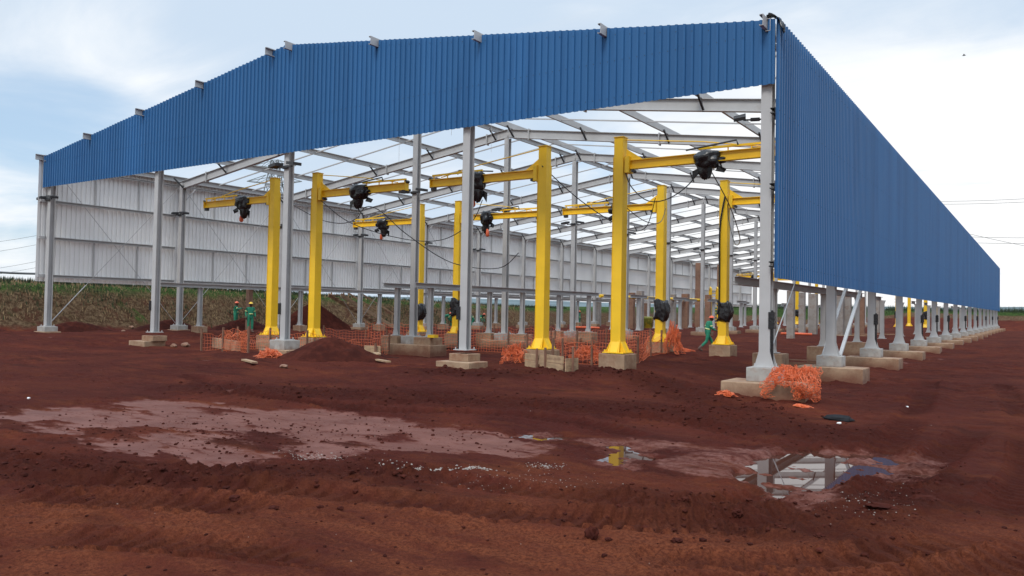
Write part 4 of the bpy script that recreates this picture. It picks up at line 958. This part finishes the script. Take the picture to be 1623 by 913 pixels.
def net_heap(x, y, z, sx, sy, sz, label, seed, turns=260, rz=0.0, flat=0.0):
    root = thing('net_heap', (x, y, z), label, 'net heap', rz=rz); rr = random.Random(seed); P = []; E = []
    # one crumpled sheet of net folded over itself
    nu, nv = 30, 21
    for i in range(nu):
        for j in range(nv):
            u, v = i/(nu-1)*2-1, j/(nv-1)*2-1
            q = Vector((u*2.4+seed, v*2.4, 0)); fx = mnoise.noise(q*1.3); fy = mnoise.noise(q*1.3+Vector((9, 4, 2))); fz = mnoise.noise(q*1.9+Vector((1, 8, 5))); f2 = mnoise.noise(q*5.5)
            f3 = mnoise.noise(q*5.5+Vector((4, 4, 4)))
            dome = max(0, 1-(u*u*0.9+v*v*0.9)*0.75)
            P.append((sx*(u*0.8+0.55*fx+0.14*f2), sy*(v*0.75+0.5*fy+0.14*f3), max(0.01, sz*(dome*0.85+0.55*fz*dome+0.22*f2*dome+0.05))))
    for i in range(nu):
        for j in range(nv):
            if j < nv-1: E.append((i*nv+j, i*nv+j+1))
            if i < nu-1: E.append((i*nv+j, (i+1)*nv+j))
    MB().wires(P, E, 0.0068).build('mesh', m_net, root); return root
net_fence([(-21.9, -0.2), (-22.2, 1.7), (-19.9, 1.5), (-17.75, 1.5), (-17.8, 6.1)], 0.78, 'orange safety net fence around the cranes behind the earth mound', 0.26, 0.14, 1)
net_fence([G(393, 566, -.6), (-20.4, -0.3)], 0.8, 'upright orange net at the left end of the fence, before the kerb slabs', 0.22, 0.12, 2)
net_fence([(-22.3, 6.5), (-20.2, 8.5), (-17.5, 10.5), (-14.8, 10.8), (-12.2, 10.6), (-10.2, 9.0)], 0.85, 'orange safety net fence behind the middle columns', 0.2, 0.14, 3)
net_fence([(-26, 13), (-23, 15), (-20, 17), (-17, 18.2), (-13.5, 18), (-10, 17.0)], 0.9, 'farther orange safety net fence across the middle aisle', 0.2, 0.16, 4)
net_fence([(-9.0, 3.4), (-7.0, 4.3), (-6.3, 6.4), (-7.2, 9.5), (-7.35, 10.9)], 0.8, 'orange safety net between the two cranes of the right aisle', 0.32, 0.14, 5)
net_fence([(-10.5, 13), (-8.6, 12.6), (-7.9, 12.6)], 0.9, 'short orange net ending at the wrapped mast', 0.15, 0.13, 6)
net_heap(*G(428, 570, -.6), -.60, 0.95, 0.55, 0.34, 'orange net heap on the ground at the foot of the middle gable post', 3, rz=-0.5)
net_heap(*G(815, 578, -.53), -.55, 0.55, 0.40, 0.62, 'orange net heap draped beside the timber formwork', 5)
net_heap(*G(930, 573, -.5), -.52, 0.65, 0.45, 0.55, 'orange net heap right of the timber formwork', 12)
net_heap(*G(1080, 557, -.5), -.5, 0.75, 0.28, 0.16, 'orange net trailing on the ground from the wrapped mast', 8, rz=-0.4)
net_heap(-6.95, 11.1, -0.48, 0.42, 0.38, 1.15, 'orange net bunched up against the wrapped mast', 15)
# big bundle on the corner footing: drapes over the block edge
root = thing('net_heap', (0.80, -0.60, -0.86), 'large crumpled orange net bundle draped over the corner footing', 'net heap')
P = []; E = []; nu, nv = 40, 34
for layer in range(2):
    o_ = len(P)
    for i in range(nu):
        for j in range(nv):
            u, v = i/(nu-1)*2-1, j/(nv-1); q = Vector((u*2.6+layer*7, v*3.1, layer*3.0))
            f1, f2, f3 = mnoise.noise(q*1.2), mnoise.noise(q*1.2+Vector((7, 3, 1))), mnoise.noise(q*5)
            f4 = mnoise.noise(q*5+Vector((3, 9, 2)))
            ang = v*math.pi*0.62+0.12*f1                      # from the top of the block over and down the front
            rad_ = 0.52+0.18*f2+0.06*f3
            yy = 0.28-math.sin(ang)*0.72*(0.8+0.3*f1)+0.05*f4; zc = 0.42+math.cos(ang)*rad_*0.85
            P.append((u*0.48*(1+0.35*f1+0.25*v)+0.06*f4+0.05*layer, yy, max(0.02, zc+0.07*f3)))
    for i in range(nu):
        for j in range(nv):
            uu, vv = i/(nu-1)*2-1, j/(nv-1)
            if ((uu+0.30)/0.45)**2+((vv-0.88)/0.24)**2 < 1+1.4*mnoise.noise(Vector((uu*4, vv*4, 2))): continue
            if j < nv-1: E.append((o_+i*nv+j, o_+i*nv+j+1))
            if i < nu-1: E.append((o_+i*nv+j, o_+(i+1)*nv+j))
MB().wires(P, E, 0.0048).build('mesh', m_net, root)
xa, ya = G(1150, 632, -.7); net_heap(xa, ya, gz(xa, ya)-0.01, 0.26, 0.16, 0.12, 'small scrap of orange net left of the corner footing', 21, rz=-0.4)
xa, ya = G(1270, 646, -.72); net_heap(xa, ya, gz(xa, ya)-0.01, 0.30, 0.14, 0.06, 'thin scrap of orange net trailing in front of the corner footing', 22, rz=-0.6)

# ------------------------------------------------------------------ people
def skin_mesh(joints, edges, root):
    names = list(joints); idx = {n: i for i, n in enumerate(names)}
    me = bpy.data.meshes.new('skin_src'); me.from_pydata([joints[n][:3] for n in names], [(idx[a], idx[b]) for a, b in edges], [])
    o = bpy.data.objects.new('skin_src', me); COL.objects.link(o)
    o.modifiers.new('skin', 'SKIN'); sub = o.modifiers.new('sub', 'SUBSURF'); sub.levels = 2; sub.render_levels = 2
    for n in names:
        sv_ = me.skin_vertices[0].data[idx[n]]; r_ = joints[n][3]; sv_.radius = (r_, joints[n][4] if len(joints[n]) > 4 else r_); sv_.use_root = (n == root)
    dg = bpy.context.evaluated_depsgraph_get(); ev = o.evaluated_get(dg); m2 = ev.to_mesh()
    vs = [tuple(v.co) for v in m2.vertices]; fs = [tuple(p.vertices) for p in m2.polygons]
    ev.to_mesh_clear(); bpy.data.objects.remove(o); bpy.data.meshes.remove(me); return vs, fs
def head_mesh(c, face, tilt=0.0):
    bm = bmesh.new(); bmesh.ops.create_uvsphere(bm, u_segments=20, v_segments=14, radius=1.0); vs = []
    f = Vector((math.cos(face), math.sin(face), 0)); s = Vector((-f.y, f.x, 0))
    for v in bm.verts:
        p = v.co; fx, sy, uz = p.x, p.y, p.z
        k = 1-0.28*max(0, -uz-0.1)*(1 if fx < 0.4 else 0.5)
        a = 0.098*fx*k; b = 0.078*sy*k; h = 0.122*uz
        if fx > 0.75 and abs(sy) < 0.22 and -0.35 < uz < 0.12: a += 0.026
        if fx > 0.55 and 0.15 < abs(sy) < 0.5 and 0.0 < uz < 0.25: a -= 0.010
        if abs(sy) > 0.93 and abs(fx) < 0.3 and abs(uz) < 0.3: b *= 1.18
        vs.append(Vector(c)+f*a+s*b+Vector((0, 0, h)))
    bm.faces.ensure_lookup_table(); bm.verts.index_update(); fs = [tuple(v.index for v in fc.verts) for fc in bm.faces]; bm.free(); return vs, fs
def hand_mb(mb, wrist, d, mi):
    wrist = Vector(wrist); d = Vector(d).normalized(); s = d.cross(Vector((0, 0, 1)));
    if s.length < 0.1: s = Vector((1, 0, 0))
    s.normalize(); n = s.cross(d)
    mb.tube([wrist, wrist+d*0.03, wrist+d*0.09, wrist+d*0.10], [0.026, 0.036, 0.040, 0.03], 8, mi)
    for i, (o_, ln) in enumerate(((-0.030, 0.065), (-0.010, 0.080), (0.010, 0.075), (0.030, 0.055))):
        b = wrist+d*0.09+s*o_; mb.tube([b, b+d*ln*0.55-n*0.006, b+d*ln*0.85-n*0.03], [0.010, 0.0095, 0.008], 6, mi)
    b = wrist+d*0.035+s*0.035; mb.tube([b, b+d*0.03+s*0.03, b+d*0.065+s*0.03-n*0.01], [0.012, 0.011, 0.009], 6, mi)
def person(loc, rz, J, label, helmet, face=0.0, bands=True):
    root = thing('person', loc, label, 'person', rz=rz)
    E = [('pel', 'waist'), ('waist', 'chest'), ('chest', 'neck'), ('chest', 'shl'), ('chest', 'shr'), ('shl', 'ell'), ('ell', 'wrl'), ('shr', 'elr'), ('elr', 'wrr'), ('pel', 'hpl'), ('pel', 'hpr'), ('hpl', 'knl'), ('knl', 'anl'), ('hpr', 'knr'), ('knr', 'anr')]
    rad_ = dict(pel=0.15, waist=0.145, chest=0.165, neck=0.07, shl=0.075, shr=0.075, ell=0.058, elr=0.058, wrl=0.042, wrr=0.042, hpl=0.105, hpr=0.105, knl=0.078, knr=0.078, anl=0.06, anr=0.06)
    jj = {k: tuple(J[k])+(rad_[k],) for k in rad_}
    vs, fs = skin_mesh(jj, E, 'pel'); mb = MB(); mb.add(vs, fs, 0)
    hc = Vector(J['head']); nk = Vector(J['neck'])
    mb.tube([nk-(hc-nk)*0.3, nk+(hc-nk)*0.6], [0.06, 0.055], 10, 1)
    hv, hf = head_mesh(hc, face); mb.add(hv, hf, 1)
    for s in 'lr':
        d = Vector(J['wr'+s])-Vector(J['el'+s]); hand_mb(mb, J['wr'+s], d, 1)
        an = Vector(J['an'+s]); kn_ = Vector(J['kn'+s]); toe = J.get('toe'+s, (0.2, 0, 0)); td = Vector(toe)
        mb.tube([kn_.lerp(an, 0.72), an, an+(an-kn_).normalized()*0.06], [0.066, 0.06, 0.052], 10, 2)
        base = an+(an-kn_).normalized()*0.055
        mb.tube([base-td*0.25, base, base+td*0.5, base+td*0.95, base+td*1.1], [0.035, 0.055, 0.05, 0.045, 0.02], 10, 2)
    mb.build('body', [m_green, m_skin, m_boot], root, None, True)
    hb = MB(); f = Vector((math.cos(face), math.sin(face), 0)); n = 18; rings = []
    for a_, rr_ in ((0.0, 0.135), (0.001, 0.118), (0.035, 0.112), (0.075, 0.085), (0.10, 0.045), (0.108, 0.005)):
        rings.append([hc+Vector((0.118/0.11*rr_*math.cos(2*math.pi*k/n), rr_*math.sin(2*math.pi*k/n), 0.048+a_))+(f*0.05 if (a_ == 0.0 and math.cos(2*math.pi*k/n-face) > 0.5) else Vector((0, 0, 0))) for k in range(n)])
    vs = [p for r_ in rings for p in r_]; hb.add(vs, [(i*n+k, i*n+(k+1) % n, (i+1)*n+(k+1) % n, (i+1)*n+k) for i in range(len(rings)-1) for k in range(n)]+[tuple(range(n-1, -1, -1)), tuple(range((len(rings)-1)*n, len(rings)*n))])
    hb.build('helmet', helmet, root, None, True)
    if bands:
        bd = MB(); w0, w1 = Vector(J['waist']), Vector(J['chest']); ax = (w1-w0).normalized()
        c_ = w0+ax*0.0; bd.tube([c_-ax*0.03, c_+ax*0.03], [0.158, 0.158], 18)
        for s in 'lr':
            e, w_ = Vector(J['el'+s]), Vector(J['sh'+s]); p = e.lerp(w_, 0.35); dd = (w_-e).normalized(); bd.tube([p-dd*0.025, p+dd*0.025], [0.07, 0.07], 12)
        bd.build('reflective_band', m_band, root, None, True)
    return root
def pose(**kw):
    J = dict(pel=(0, 0, 0.92), waist=(0, 0, 1.08), chest=(0.01, 0, 1.32), neck=(0.02, 0, 1.47), head=(0.05, 0, 1.61), shl=(0, 0.19, 1.41), shr=(0, -0.19, 1.41), ell=(-0.02, 0.26, 1.14), elr=(-0.02, -0.26, 1.14), wrl=(0.08, 0.27, 0.90), wrr=(0.08, -0.27, 0.90),
             hpl=(0, 0.10, 0.86), hpr=(0, -0.10, 0.86), knl=(0.02, 0.11, 0.48), knr=(0.02, -0.11, 0.48), anl=(0, 0.12, 0.11), anr=(0, -0.12, 0.11))
    J.update(kw); return J
def stand(px, py, z):
    x, y = G(px, py, z)
    for _ in range(6):
        z = 0.5*z+0.5*gz(x, y); x, y = G(px, py, min(z, 0.2))
    return (x, y, gz(x, y))
def at_site(x, y): return (x, y, gz(x, y))
VIEW = math.atan2(_f[1], _f[0])      # heading of the sight line
RIGHT = VIEW-math.pi/2
person(stand(373, 521, -.22), RIGHT, pose(elr=(0.22, -0.22, 1.27), wrr=(0.46, -0.18, 1.33), wrl=(0.12, 0.22, 0.98)), 'worker in green overalls and orange helmet pointing with one arm', m_helo)
person(stand(396, 528, -.45), RIGHT-0.9, pose(), 'worker in green overalls and yellow helmet standing by the orange net', m_hely)
crouch = pose(pel=(-0.18, 0, 0.42), waist=(-0.10, 0, 0.56), chest=(0.10, 0, 0.74), neck=(0.20, 0, 0.86), head=(0.28, 0, 0.98), shl=(0.10, 0.19, 0.80), shr=(0.10, -0.19, 0.80), ell=(0.28, 0.24, 0.60), elr=(0.28, -0.24, 0.60), wrl=(0.46, 0.14, 0.52), wrr=(0.46, -0.14, 0.52),
              hpl=(-0.18, 0.11, 0.40), hpr=(-0.18, -0.11, 0.40), knl=(0.22, 0.18, 0.48), knr=(0.22, -0.18, 0.48), anl=(-0.02, 0.16, 0.11), anr=(-0.02, -0.16, 0.11))
bend = pose(pel=(-0.2, 0, 0.86), waist=(-0.08, 0, 0.98), chest=(0.14, 0, 1.10), neck=(0.30, 0, 1.15), head=(0.44, 0, 1.20), shl=(0.18, 0.19, 1.12), shr=(0.18, -0.19, 1.12), ell=(0.28, 0.24, 0.86), elr=(0.28, -0.24, 0.86), wrl=(0.42, 0.18, 0.62), wrr=(0.42, -0.18, 0.62),
            hpl=(-0.2, 0.10, 0.82), hpr=(-0.2, -0.10, 0.82), knl=(-0.02, 0.12, 0.46), knr=(-0.02, -0.12, 0.46))
person(at_site(-35.9, 33.2), RIGHT+math.pi+0.3, pose(), 'worker in green and orange helmet standing beyond the net, taller of a pair', m_helo)
person(at_site(-36.0, 32.5), RIGHT+0.3, bend, 'worker in green and orange helmet bending over beside a standing colleague', m_helo)
person(at_site(-35.6, 35.6), RIGHT+math.pi, bend, 'bending worker just right of the tall gable post', m_helo)
person(at_site(-35.4, 36.5), RIGHT-0.4, bend, 'second bending worker right of the gable post, farther right of the two', m_helo)
person(stand(917.5, 512, -.15), RIGHT-0.6, pose(), 'distant worker standing in green with an orange helmet', m_helo)
walk = pose(pel=(0, 0, 0.90), anl=(0.40, 0.10, 0.12), knl=(0.26, 0.10, 0.50), knr=(-0.08, -0.10, 0.48), anr=(-0.42, -0.10, 0.17), toel=(0.2, 0, 0.03), toer=(0.16, 0, -0.09), waist=(0.03, 0, 1.06), chest=(0.10, 0, 1.30), neck=(0.15, 0, 1.44), head=(0.20, 0, 1.57), shl=(0.09, 0.19, 1.39), shr=(0.09, -0.19, 1.39), elr=(0.10, -0.27, 1.12), wrr=(0.32, -0.24, 1.02), ell=(0.0, 0.27, 1.13), wrl=(0.18, 0.25, 0.95))
xw, yw = G(1121, 553, -.5); person((xw, yw, gz(xw, yw)-0.0), RIGHT+0.15, walk, 'worker in green overalls and red helmet striding to the right', m_helo)

# ------------------------------------------------------------------ ground debris
def scatter(name, n, fx, m, smin, smax, seed, flat=0.7, label=None):
    rr = np.random.default_rng(seed); pts = fx(rr, n); X = np.array([[p[0] for p in pts]]); Y = np.array([[p[1] for p in pts]]); H = ground(X, Y)[0][0]
    bm = bmesh.new(); bmesh.ops.create_icosphere(bm, subdivisions=1, radius=1.0); bv = np.array([v.co for v in bm.verts]); bf = [tuple(v.index for v in f.verts) for f in bm.faces]; bm.free()
    mb = MB()
    for i in range(n):
        if H[i] < ZP+0.01 and abs(X[0, i]-2) < 7 and Y[0, i] < -2: continue
        s = smin+(smax-smin)*rr.random()**3; k = bv*(1+0.45*(rr.random(bv.shape)-0.5)); a = rr.random()*6.28
        k = k*np.array([s, s*(0.6+0.5*rr.random()), s*flat*(0.6+0.5*rr.random())]); k = np.stack([k[:, 0]*math.cos(a)-k[:, 1]*math.sin(a), k[:, 0]*math.sin(a)+k[:, 1]*math.cos(a), k[:, 2]], 1)
        mb.add(k+np.array([X[0, i], Y[0, i], H[i]+s*flat*0.3]), bf)
    o = mb.build(name, m, None, None, False); tag(o, label, None, None, 'stuff'); return o
def around_px(px, py, sx, sy, z=-.7):
    def f(rr, n):
        o = []
        for _ in range(n):
            o.append(G(px+rr.normal()*sx, py+rr.normal()*sy, z))
        return o
    return f
def near_cam(rr, n):
    o = []
    while len(o) < n:
        a = yaw+R(rr.uniform(-38, 38)); d = 5.0+22*rr.random()**1.3; o.append((CAM[0]+d*math.sin(a), CAM[1]+d*math.cos(a)))
    return o
def along(path, wd):
    def f(rr, n):
        o = []
        for _ in range(n):
            p = path[rr.integers(len(path))]; o.append((p[0]+rr.normal()*wd, p[1]+rr.normal()*wd))
        return o
    return f
scatter('dirt_clods', 2200, near_cam, m_mound, 0.004, 0.026, 1)
scatter('dirt_clods', 900, along(CHURN, 0.8), m_mound, 0.010, 0.05, 2)
scatter('dirt_clods', 600, along(CHURN4, 0.7), m_mound, 0.012, 0.07, 15)
scatter('dirt_clods', 700, along(CHURN2, 0.5), m_mound, 0.010, 0.045, 3)
scatter('dirt_clods', 450, along(CHURN3, 0.6), m_mound, 0.008, 0.04, 4)
scatter('dirt_clods', 900, around_px(420, 690, 230, 22), m_mound, 0.006, 0.035, 14)
scatter('gravel', 620, around_px(700, 745, 36, 1.6), m_stone, 0.007, 0.020, 5)
scatter('gravel', 150, around_px(500, 724, 26, 4.5), m_stone, 0.006, 0.014, 6)
scatter('gravel', 110, around_px(868, 736, 18, 3), m_stone, 0.006, 0.013, 7)
scatter('gravel', 120, around_px(820, 762, 70, 9), m_stone, 0.005, 0.011, 8)
scatter('gravel', 140, around_px(1385, 795, 45, 14), m_stone, 0.005, 0.012, 9)
scatter('gravel', 90, near_cam, m_stone, 0.004, 0.012, 10)
CLODS = [(938, 856, .055, 1.25, 'upright pointed clod of dark earth, largest in the foreground'), (964, 858, .028, .6, 'small clod just right of the pointed clod'), (1073, 859, .045, .55, 'flat clod of earth right of the pointed clod'), (888, 827, .045, .6, 'flat dark clod up and left of the pointed clod'), (372, 787, .055, .6, 'round clod in the left foreground, leftmost of a pair'), (433, 804, .05, .55, 'flat clod in the left foreground, right one of a pair'), (1168, 826, .045, 1.0, 'dark clod on the rim of the churned mud below the big puddle'), (146, 790, .05, .5, 'lone flat clod far left in the foreground'), (1395, 806, .09, .4, 'long low lump of mud right of the big puddle'), (1468, 800, .09, .4, 'long low lump of mud farthest right of the big puddle'), (508, 804, .03, .6, 'small clod in the middle of the left tyre track'), (540, 806, .03, .6, 'small clod a little right of the tyre track clod')]
for i, (px, py, s, fl, lab) in enumerate(CLODS):
    x, y = G(px, py, -.62); z = gz(x, y); x, y = G(px, py, z); z = gz(x, y)
    tag(blob('earth_clod', m_mound, None, s*(1.6 if fl < 0.5 else 1.1), s, s*fl, i, 0.4, 3, 1.9, (x, y, z+s*fl*0.5), smooth=False), lab, 'clod', 'clods of earth in the foreground')
x, y = G(1328, 668, -.75); z = gz(x, y); tag(blob('tarp_scrap', m_tarp, None, 0.26, 0.22, 0.07, 4, 0.3, 3, 2.0, (x, y, z+0.03)), 'scrap of dark tarpaulin on the mud right of the corner footing', 'tarpaulin')
for px, py, lab in ((1437, 643, 'small white litter on the bare ground right of the corner'), (45, 639, 'small white litter at the far left of the wet mud'), (1330, 672, 'white litter lying on the dark tarpaulin scrap')):
    x, y = G(px, py, -.7); z = gz(x, y); tag(blob('litter', m_white, None, 0.04, 0.03, 0.02, 2, 0.4, 2, 2.0, (x, y, z+0.03), False), lab, 'litter')
for px, py, s, lab in ((276, 547, .16, 'pale rock at the foot of the gable post, left one'), (293, 545, .22, 'pale rock at the foot of the gable post, right one'), (208, 521, .16, 'pale rock at the base of the bank'), (195, 525, .13, 'smaller pale rock at the base of the bank'), (450, 578, .14, 'pinkish rock before the earth mound')):
    x, y = G(px, py, -.5 if py > 530 else -.3); z = gz(x, y); tag(blob('rock', m_pierb, None, s*1.0, s*0.75, s*0.5, int(px), 0.4, 2, 1.6, (x, y, z+s*0.3), False), lab, 'rock')

# grass on the banks
def grass(n, seed, fx, hmin, hmax, m, name='grass'):
    rr = np.random.default_rng(seed); X, Y = fx(rr, n); H, _, d, _, _ = ground(X[None], Y[None]); H = H[0]
    a = rr.random(n)*6.283; hgt = hmin+(hmax-hmin)*rr.random(n)**1.5; wd = 0.015+0.03*rr.random(n); ln = (rr.random(n)-0.5)*0.6*hgt; a2 = rr.random(n)*6.283
    V = np.zeros((n, 3, 3)); V[:, 0] = np.stack([X-wd*np.cos(a), Y-wd*np.sin(a), H-0.02], 1); V[:, 1] = np.stack([X+wd*np.cos(a), Y+wd*np.sin(a), H-0.02], 1); V[:, 2] = np.stack([X+ln*np.cos(a2), Y+ln*np.sin(a2), H+hgt], 1)
    me = bpy.data.meshes.new(name); me.from_pydata(V.reshape(-1, 3).tolist(), [], [(3*i, 3*i+1, 3*i+2) for i in range(n)]); me.materials.append(m); me.update()
    o = bpy.data.objects.new(name, me); COL.objects.link(o); tag(o, kind='stuff'); return o
m_grass = mat('bank_grass', (0.022, 0.038, 0.012), 0.9, 0, 0.4, 0.8, second=(0.07, 0.055, 0.025), sec_lo=0.62, sec_hi=0.7, sscale=0.7)
m_straw = mat('dry_straw', (0.23, 0.16, 0.085), 0.95, 0, 0.35, 1.5)
grass(24000, 1, lambda r_, n: (-41.7-4.5*r_.random(n)**1.6, -12+75*r_.random(n)**1.5), 0.10, 0.40, m_grass)
grass(9000, 2, lambda r_, n: (-38.6-3.2*r_.random(n), -8+60*r_.random(n)**1.5), 0.05, 0.25, m_straw)
def clumps(r_, n):
    cx = -38.6-2.6*r_.random(26); cy = -6+55*r_.random(26); k = r_.integers(0, 26, n)
    return cx[k]+r_.normal(size=n)*0.5, cy[k]+r_.normal(size=n)*0.9
grass(3500, 3, clumps, 0.08, 0.35, m_grass)
grass(14000, 4, lambda r_, n: (-45+90*r_.random(n), 126.0+7*r_.random(n)), 0.3, 1.1, m_grass)

# ------------------------------------------------------------------ far things: pylon, power lines, shed on the hill, bird
def pylon(x, y, z, H, rz, label):
    t = thing('power_pylon', (x, y, z), label, 'pylon', rz=rz); mb = MB(); n = 12
    wd = lambda u: 3.2*(1-u)+0.7*u if u < 0.7 else 1.66*(1-(u-0.7)/0.3)+0.5*(u-0.7)/0.3
    lv = [(wd(i/n), H*i/n) for i in range(n+1)]
    for (w0, h0), (w1, h1) in zip(lv[:-1], lv[1:]):
        for a in range(4):
            c0 = [(1, 1), (-1, 1), (-1, -1), (1, -1)][a]; c1 = [(1, 1), (-1, 1), (-1, -1), (1, -1)][(a+1) % 4]
            A, B_ = (c0[0]*w0, c0[1]*w0, h0), (c1[0]*w0, c1[1]*w0, h0); A2, B2 = (c0[0]*w1, c0[1]*w1, h1), (c1[0]*w1, c1[1]*w1, h1)
            mb.bar(A, A2, 0.16, 0.16); mb.bar(A, B2, 0.09, 0.09); mb.bar(B_, A2, 0.09, 0.09); mb.bar(A2, B2, 0.09, 0.09)
    mb.build('tower', m_lattice, t)
    for hz, ln in ((0.72, 6.5), (0.84, 5.2), (0.95, 4.0)):
        for s in (-1, 1):
            am = MB(); w0 = wd(hz)
            for sy in (-1, 1):
                am.bar((s*w0, sy*w0, H*hz), (s*ln, 0, H*hz+0.4), 0.12, 0.12); am.bar((s*w0, sy*w0, H*hz+1.4), (s*ln, 0, H*hz+0.4), 0.10, 0.10)
                am.bar((s*(w0+ln)/2, sy*w0/2, H*hz+0.2), (s*w0, sy*w0, H*hz+1.4), 0.07, 0.07)
            am.build('cross_arm', m_lattice, t)
    return t
px_, py_ = G(432, 448, 3.0) if False else (CAM[0]+150*math.sin(yaw-R(17.0)), CAM[1]+150*math.cos(yaw-R(17.0)))
pylon(px_, py_, 1.0, 26.5, 0.5, 'lattice power pylon seen through the open roof above the white wall')
def at_dist(px, py, D):
    d = _f+_r*(px-811.5)/FPX-_u*(py-456.5)/FPX; return CAM+d*D
def wire(p, q, sag, r, label, group):
    p, q = np.array(p), np.array(q); pts = [p+(q-p)*t-np.array([0, 0, sag*4*t*(1-t)]) for t in np.linspace(0, 1, 12)]
    tag(MB().tube([tuple(v) for v in pts], r, 4).build('power_line', m_wire), label, 'power line', group)
for i, (a, b, y0_, y1_) in enumerate(((-200, 440, 420, 292), (-200, 440, 402, 283), (-200, 440, 447, 318), (-200, 440, 455, 330))):
    wire(at_dist(a, y0_, 230), at_dist(b, y1_, 150), 3.0, 0.035, 'thin power line crossing the sky left of the white wall, %s from the top' % ORD[(1, 0, 2, 3)[i]], 'power lines left of the shed')
for i, (y0_, y1_) in enumerate(((318, 300), (322, 306), (330, 420), (366, 372), (376, 380))):
    wire(at_dist(1380, y0_, 160), at_dist(1800, y1_, 160), 1.0, 0.035, 'thin power line in the sky right of the blue wall, %s from the top' % ORD[i], 'power lines right of the shed')
wire(at_dist(-80, 424, 52), at_dist(70, 434, 52), 0.1, 0.07, 'thick dark cable along the top of the grass bank', None)
c0 = at_dist(1246, 486, 900); fb_ = thing('far_building', (c0[0], c0[1], c0[2]-9), 'tiny pale flat roofed building on the far hill under the long beam', 'building', rz=-0.5)
MB().box((0, 0, 5), (26, 14, 12)).build('wall', m_farb, fb_); MB().box((0, 0, 11.4), (27.5, 15.5, 0.8)).build('roof', m_dark, fb_)
for i in range(5): MB().box((-10+5*i, -7.05, 6), (2.2, 0.2, 3)).build('window', m_dark, fb_)
bp_ = at_dist(1528, 88, 190); brd = MB()
brd.tube([(-0.45, 0, 0), (-0.2, 0, 0.02), (0.15, 0, 0.02), (0.35, 0, 0.04), (0.48, 0, 0.02)], [0.03, 0.09, 0.10, 0.06, 0.01], 8)
o = brd.build('bird', m_bird, None, tuple(bp_), True); tag(o, 'small dark bird gliding in the sky right of the blue wall', 'bird')
for s in (-1, 1):
    MB().plate([(0.15, s*0.06, 0.05), (0.1, s*0.5, 0.22), (-0.05, s*0.95, 0.16), (-0.12, s*0.45, 0.16), (-0.15, s*0.06, 0.04)], 0.02, (0, 0, 1)).build('wing', m_bird, o)
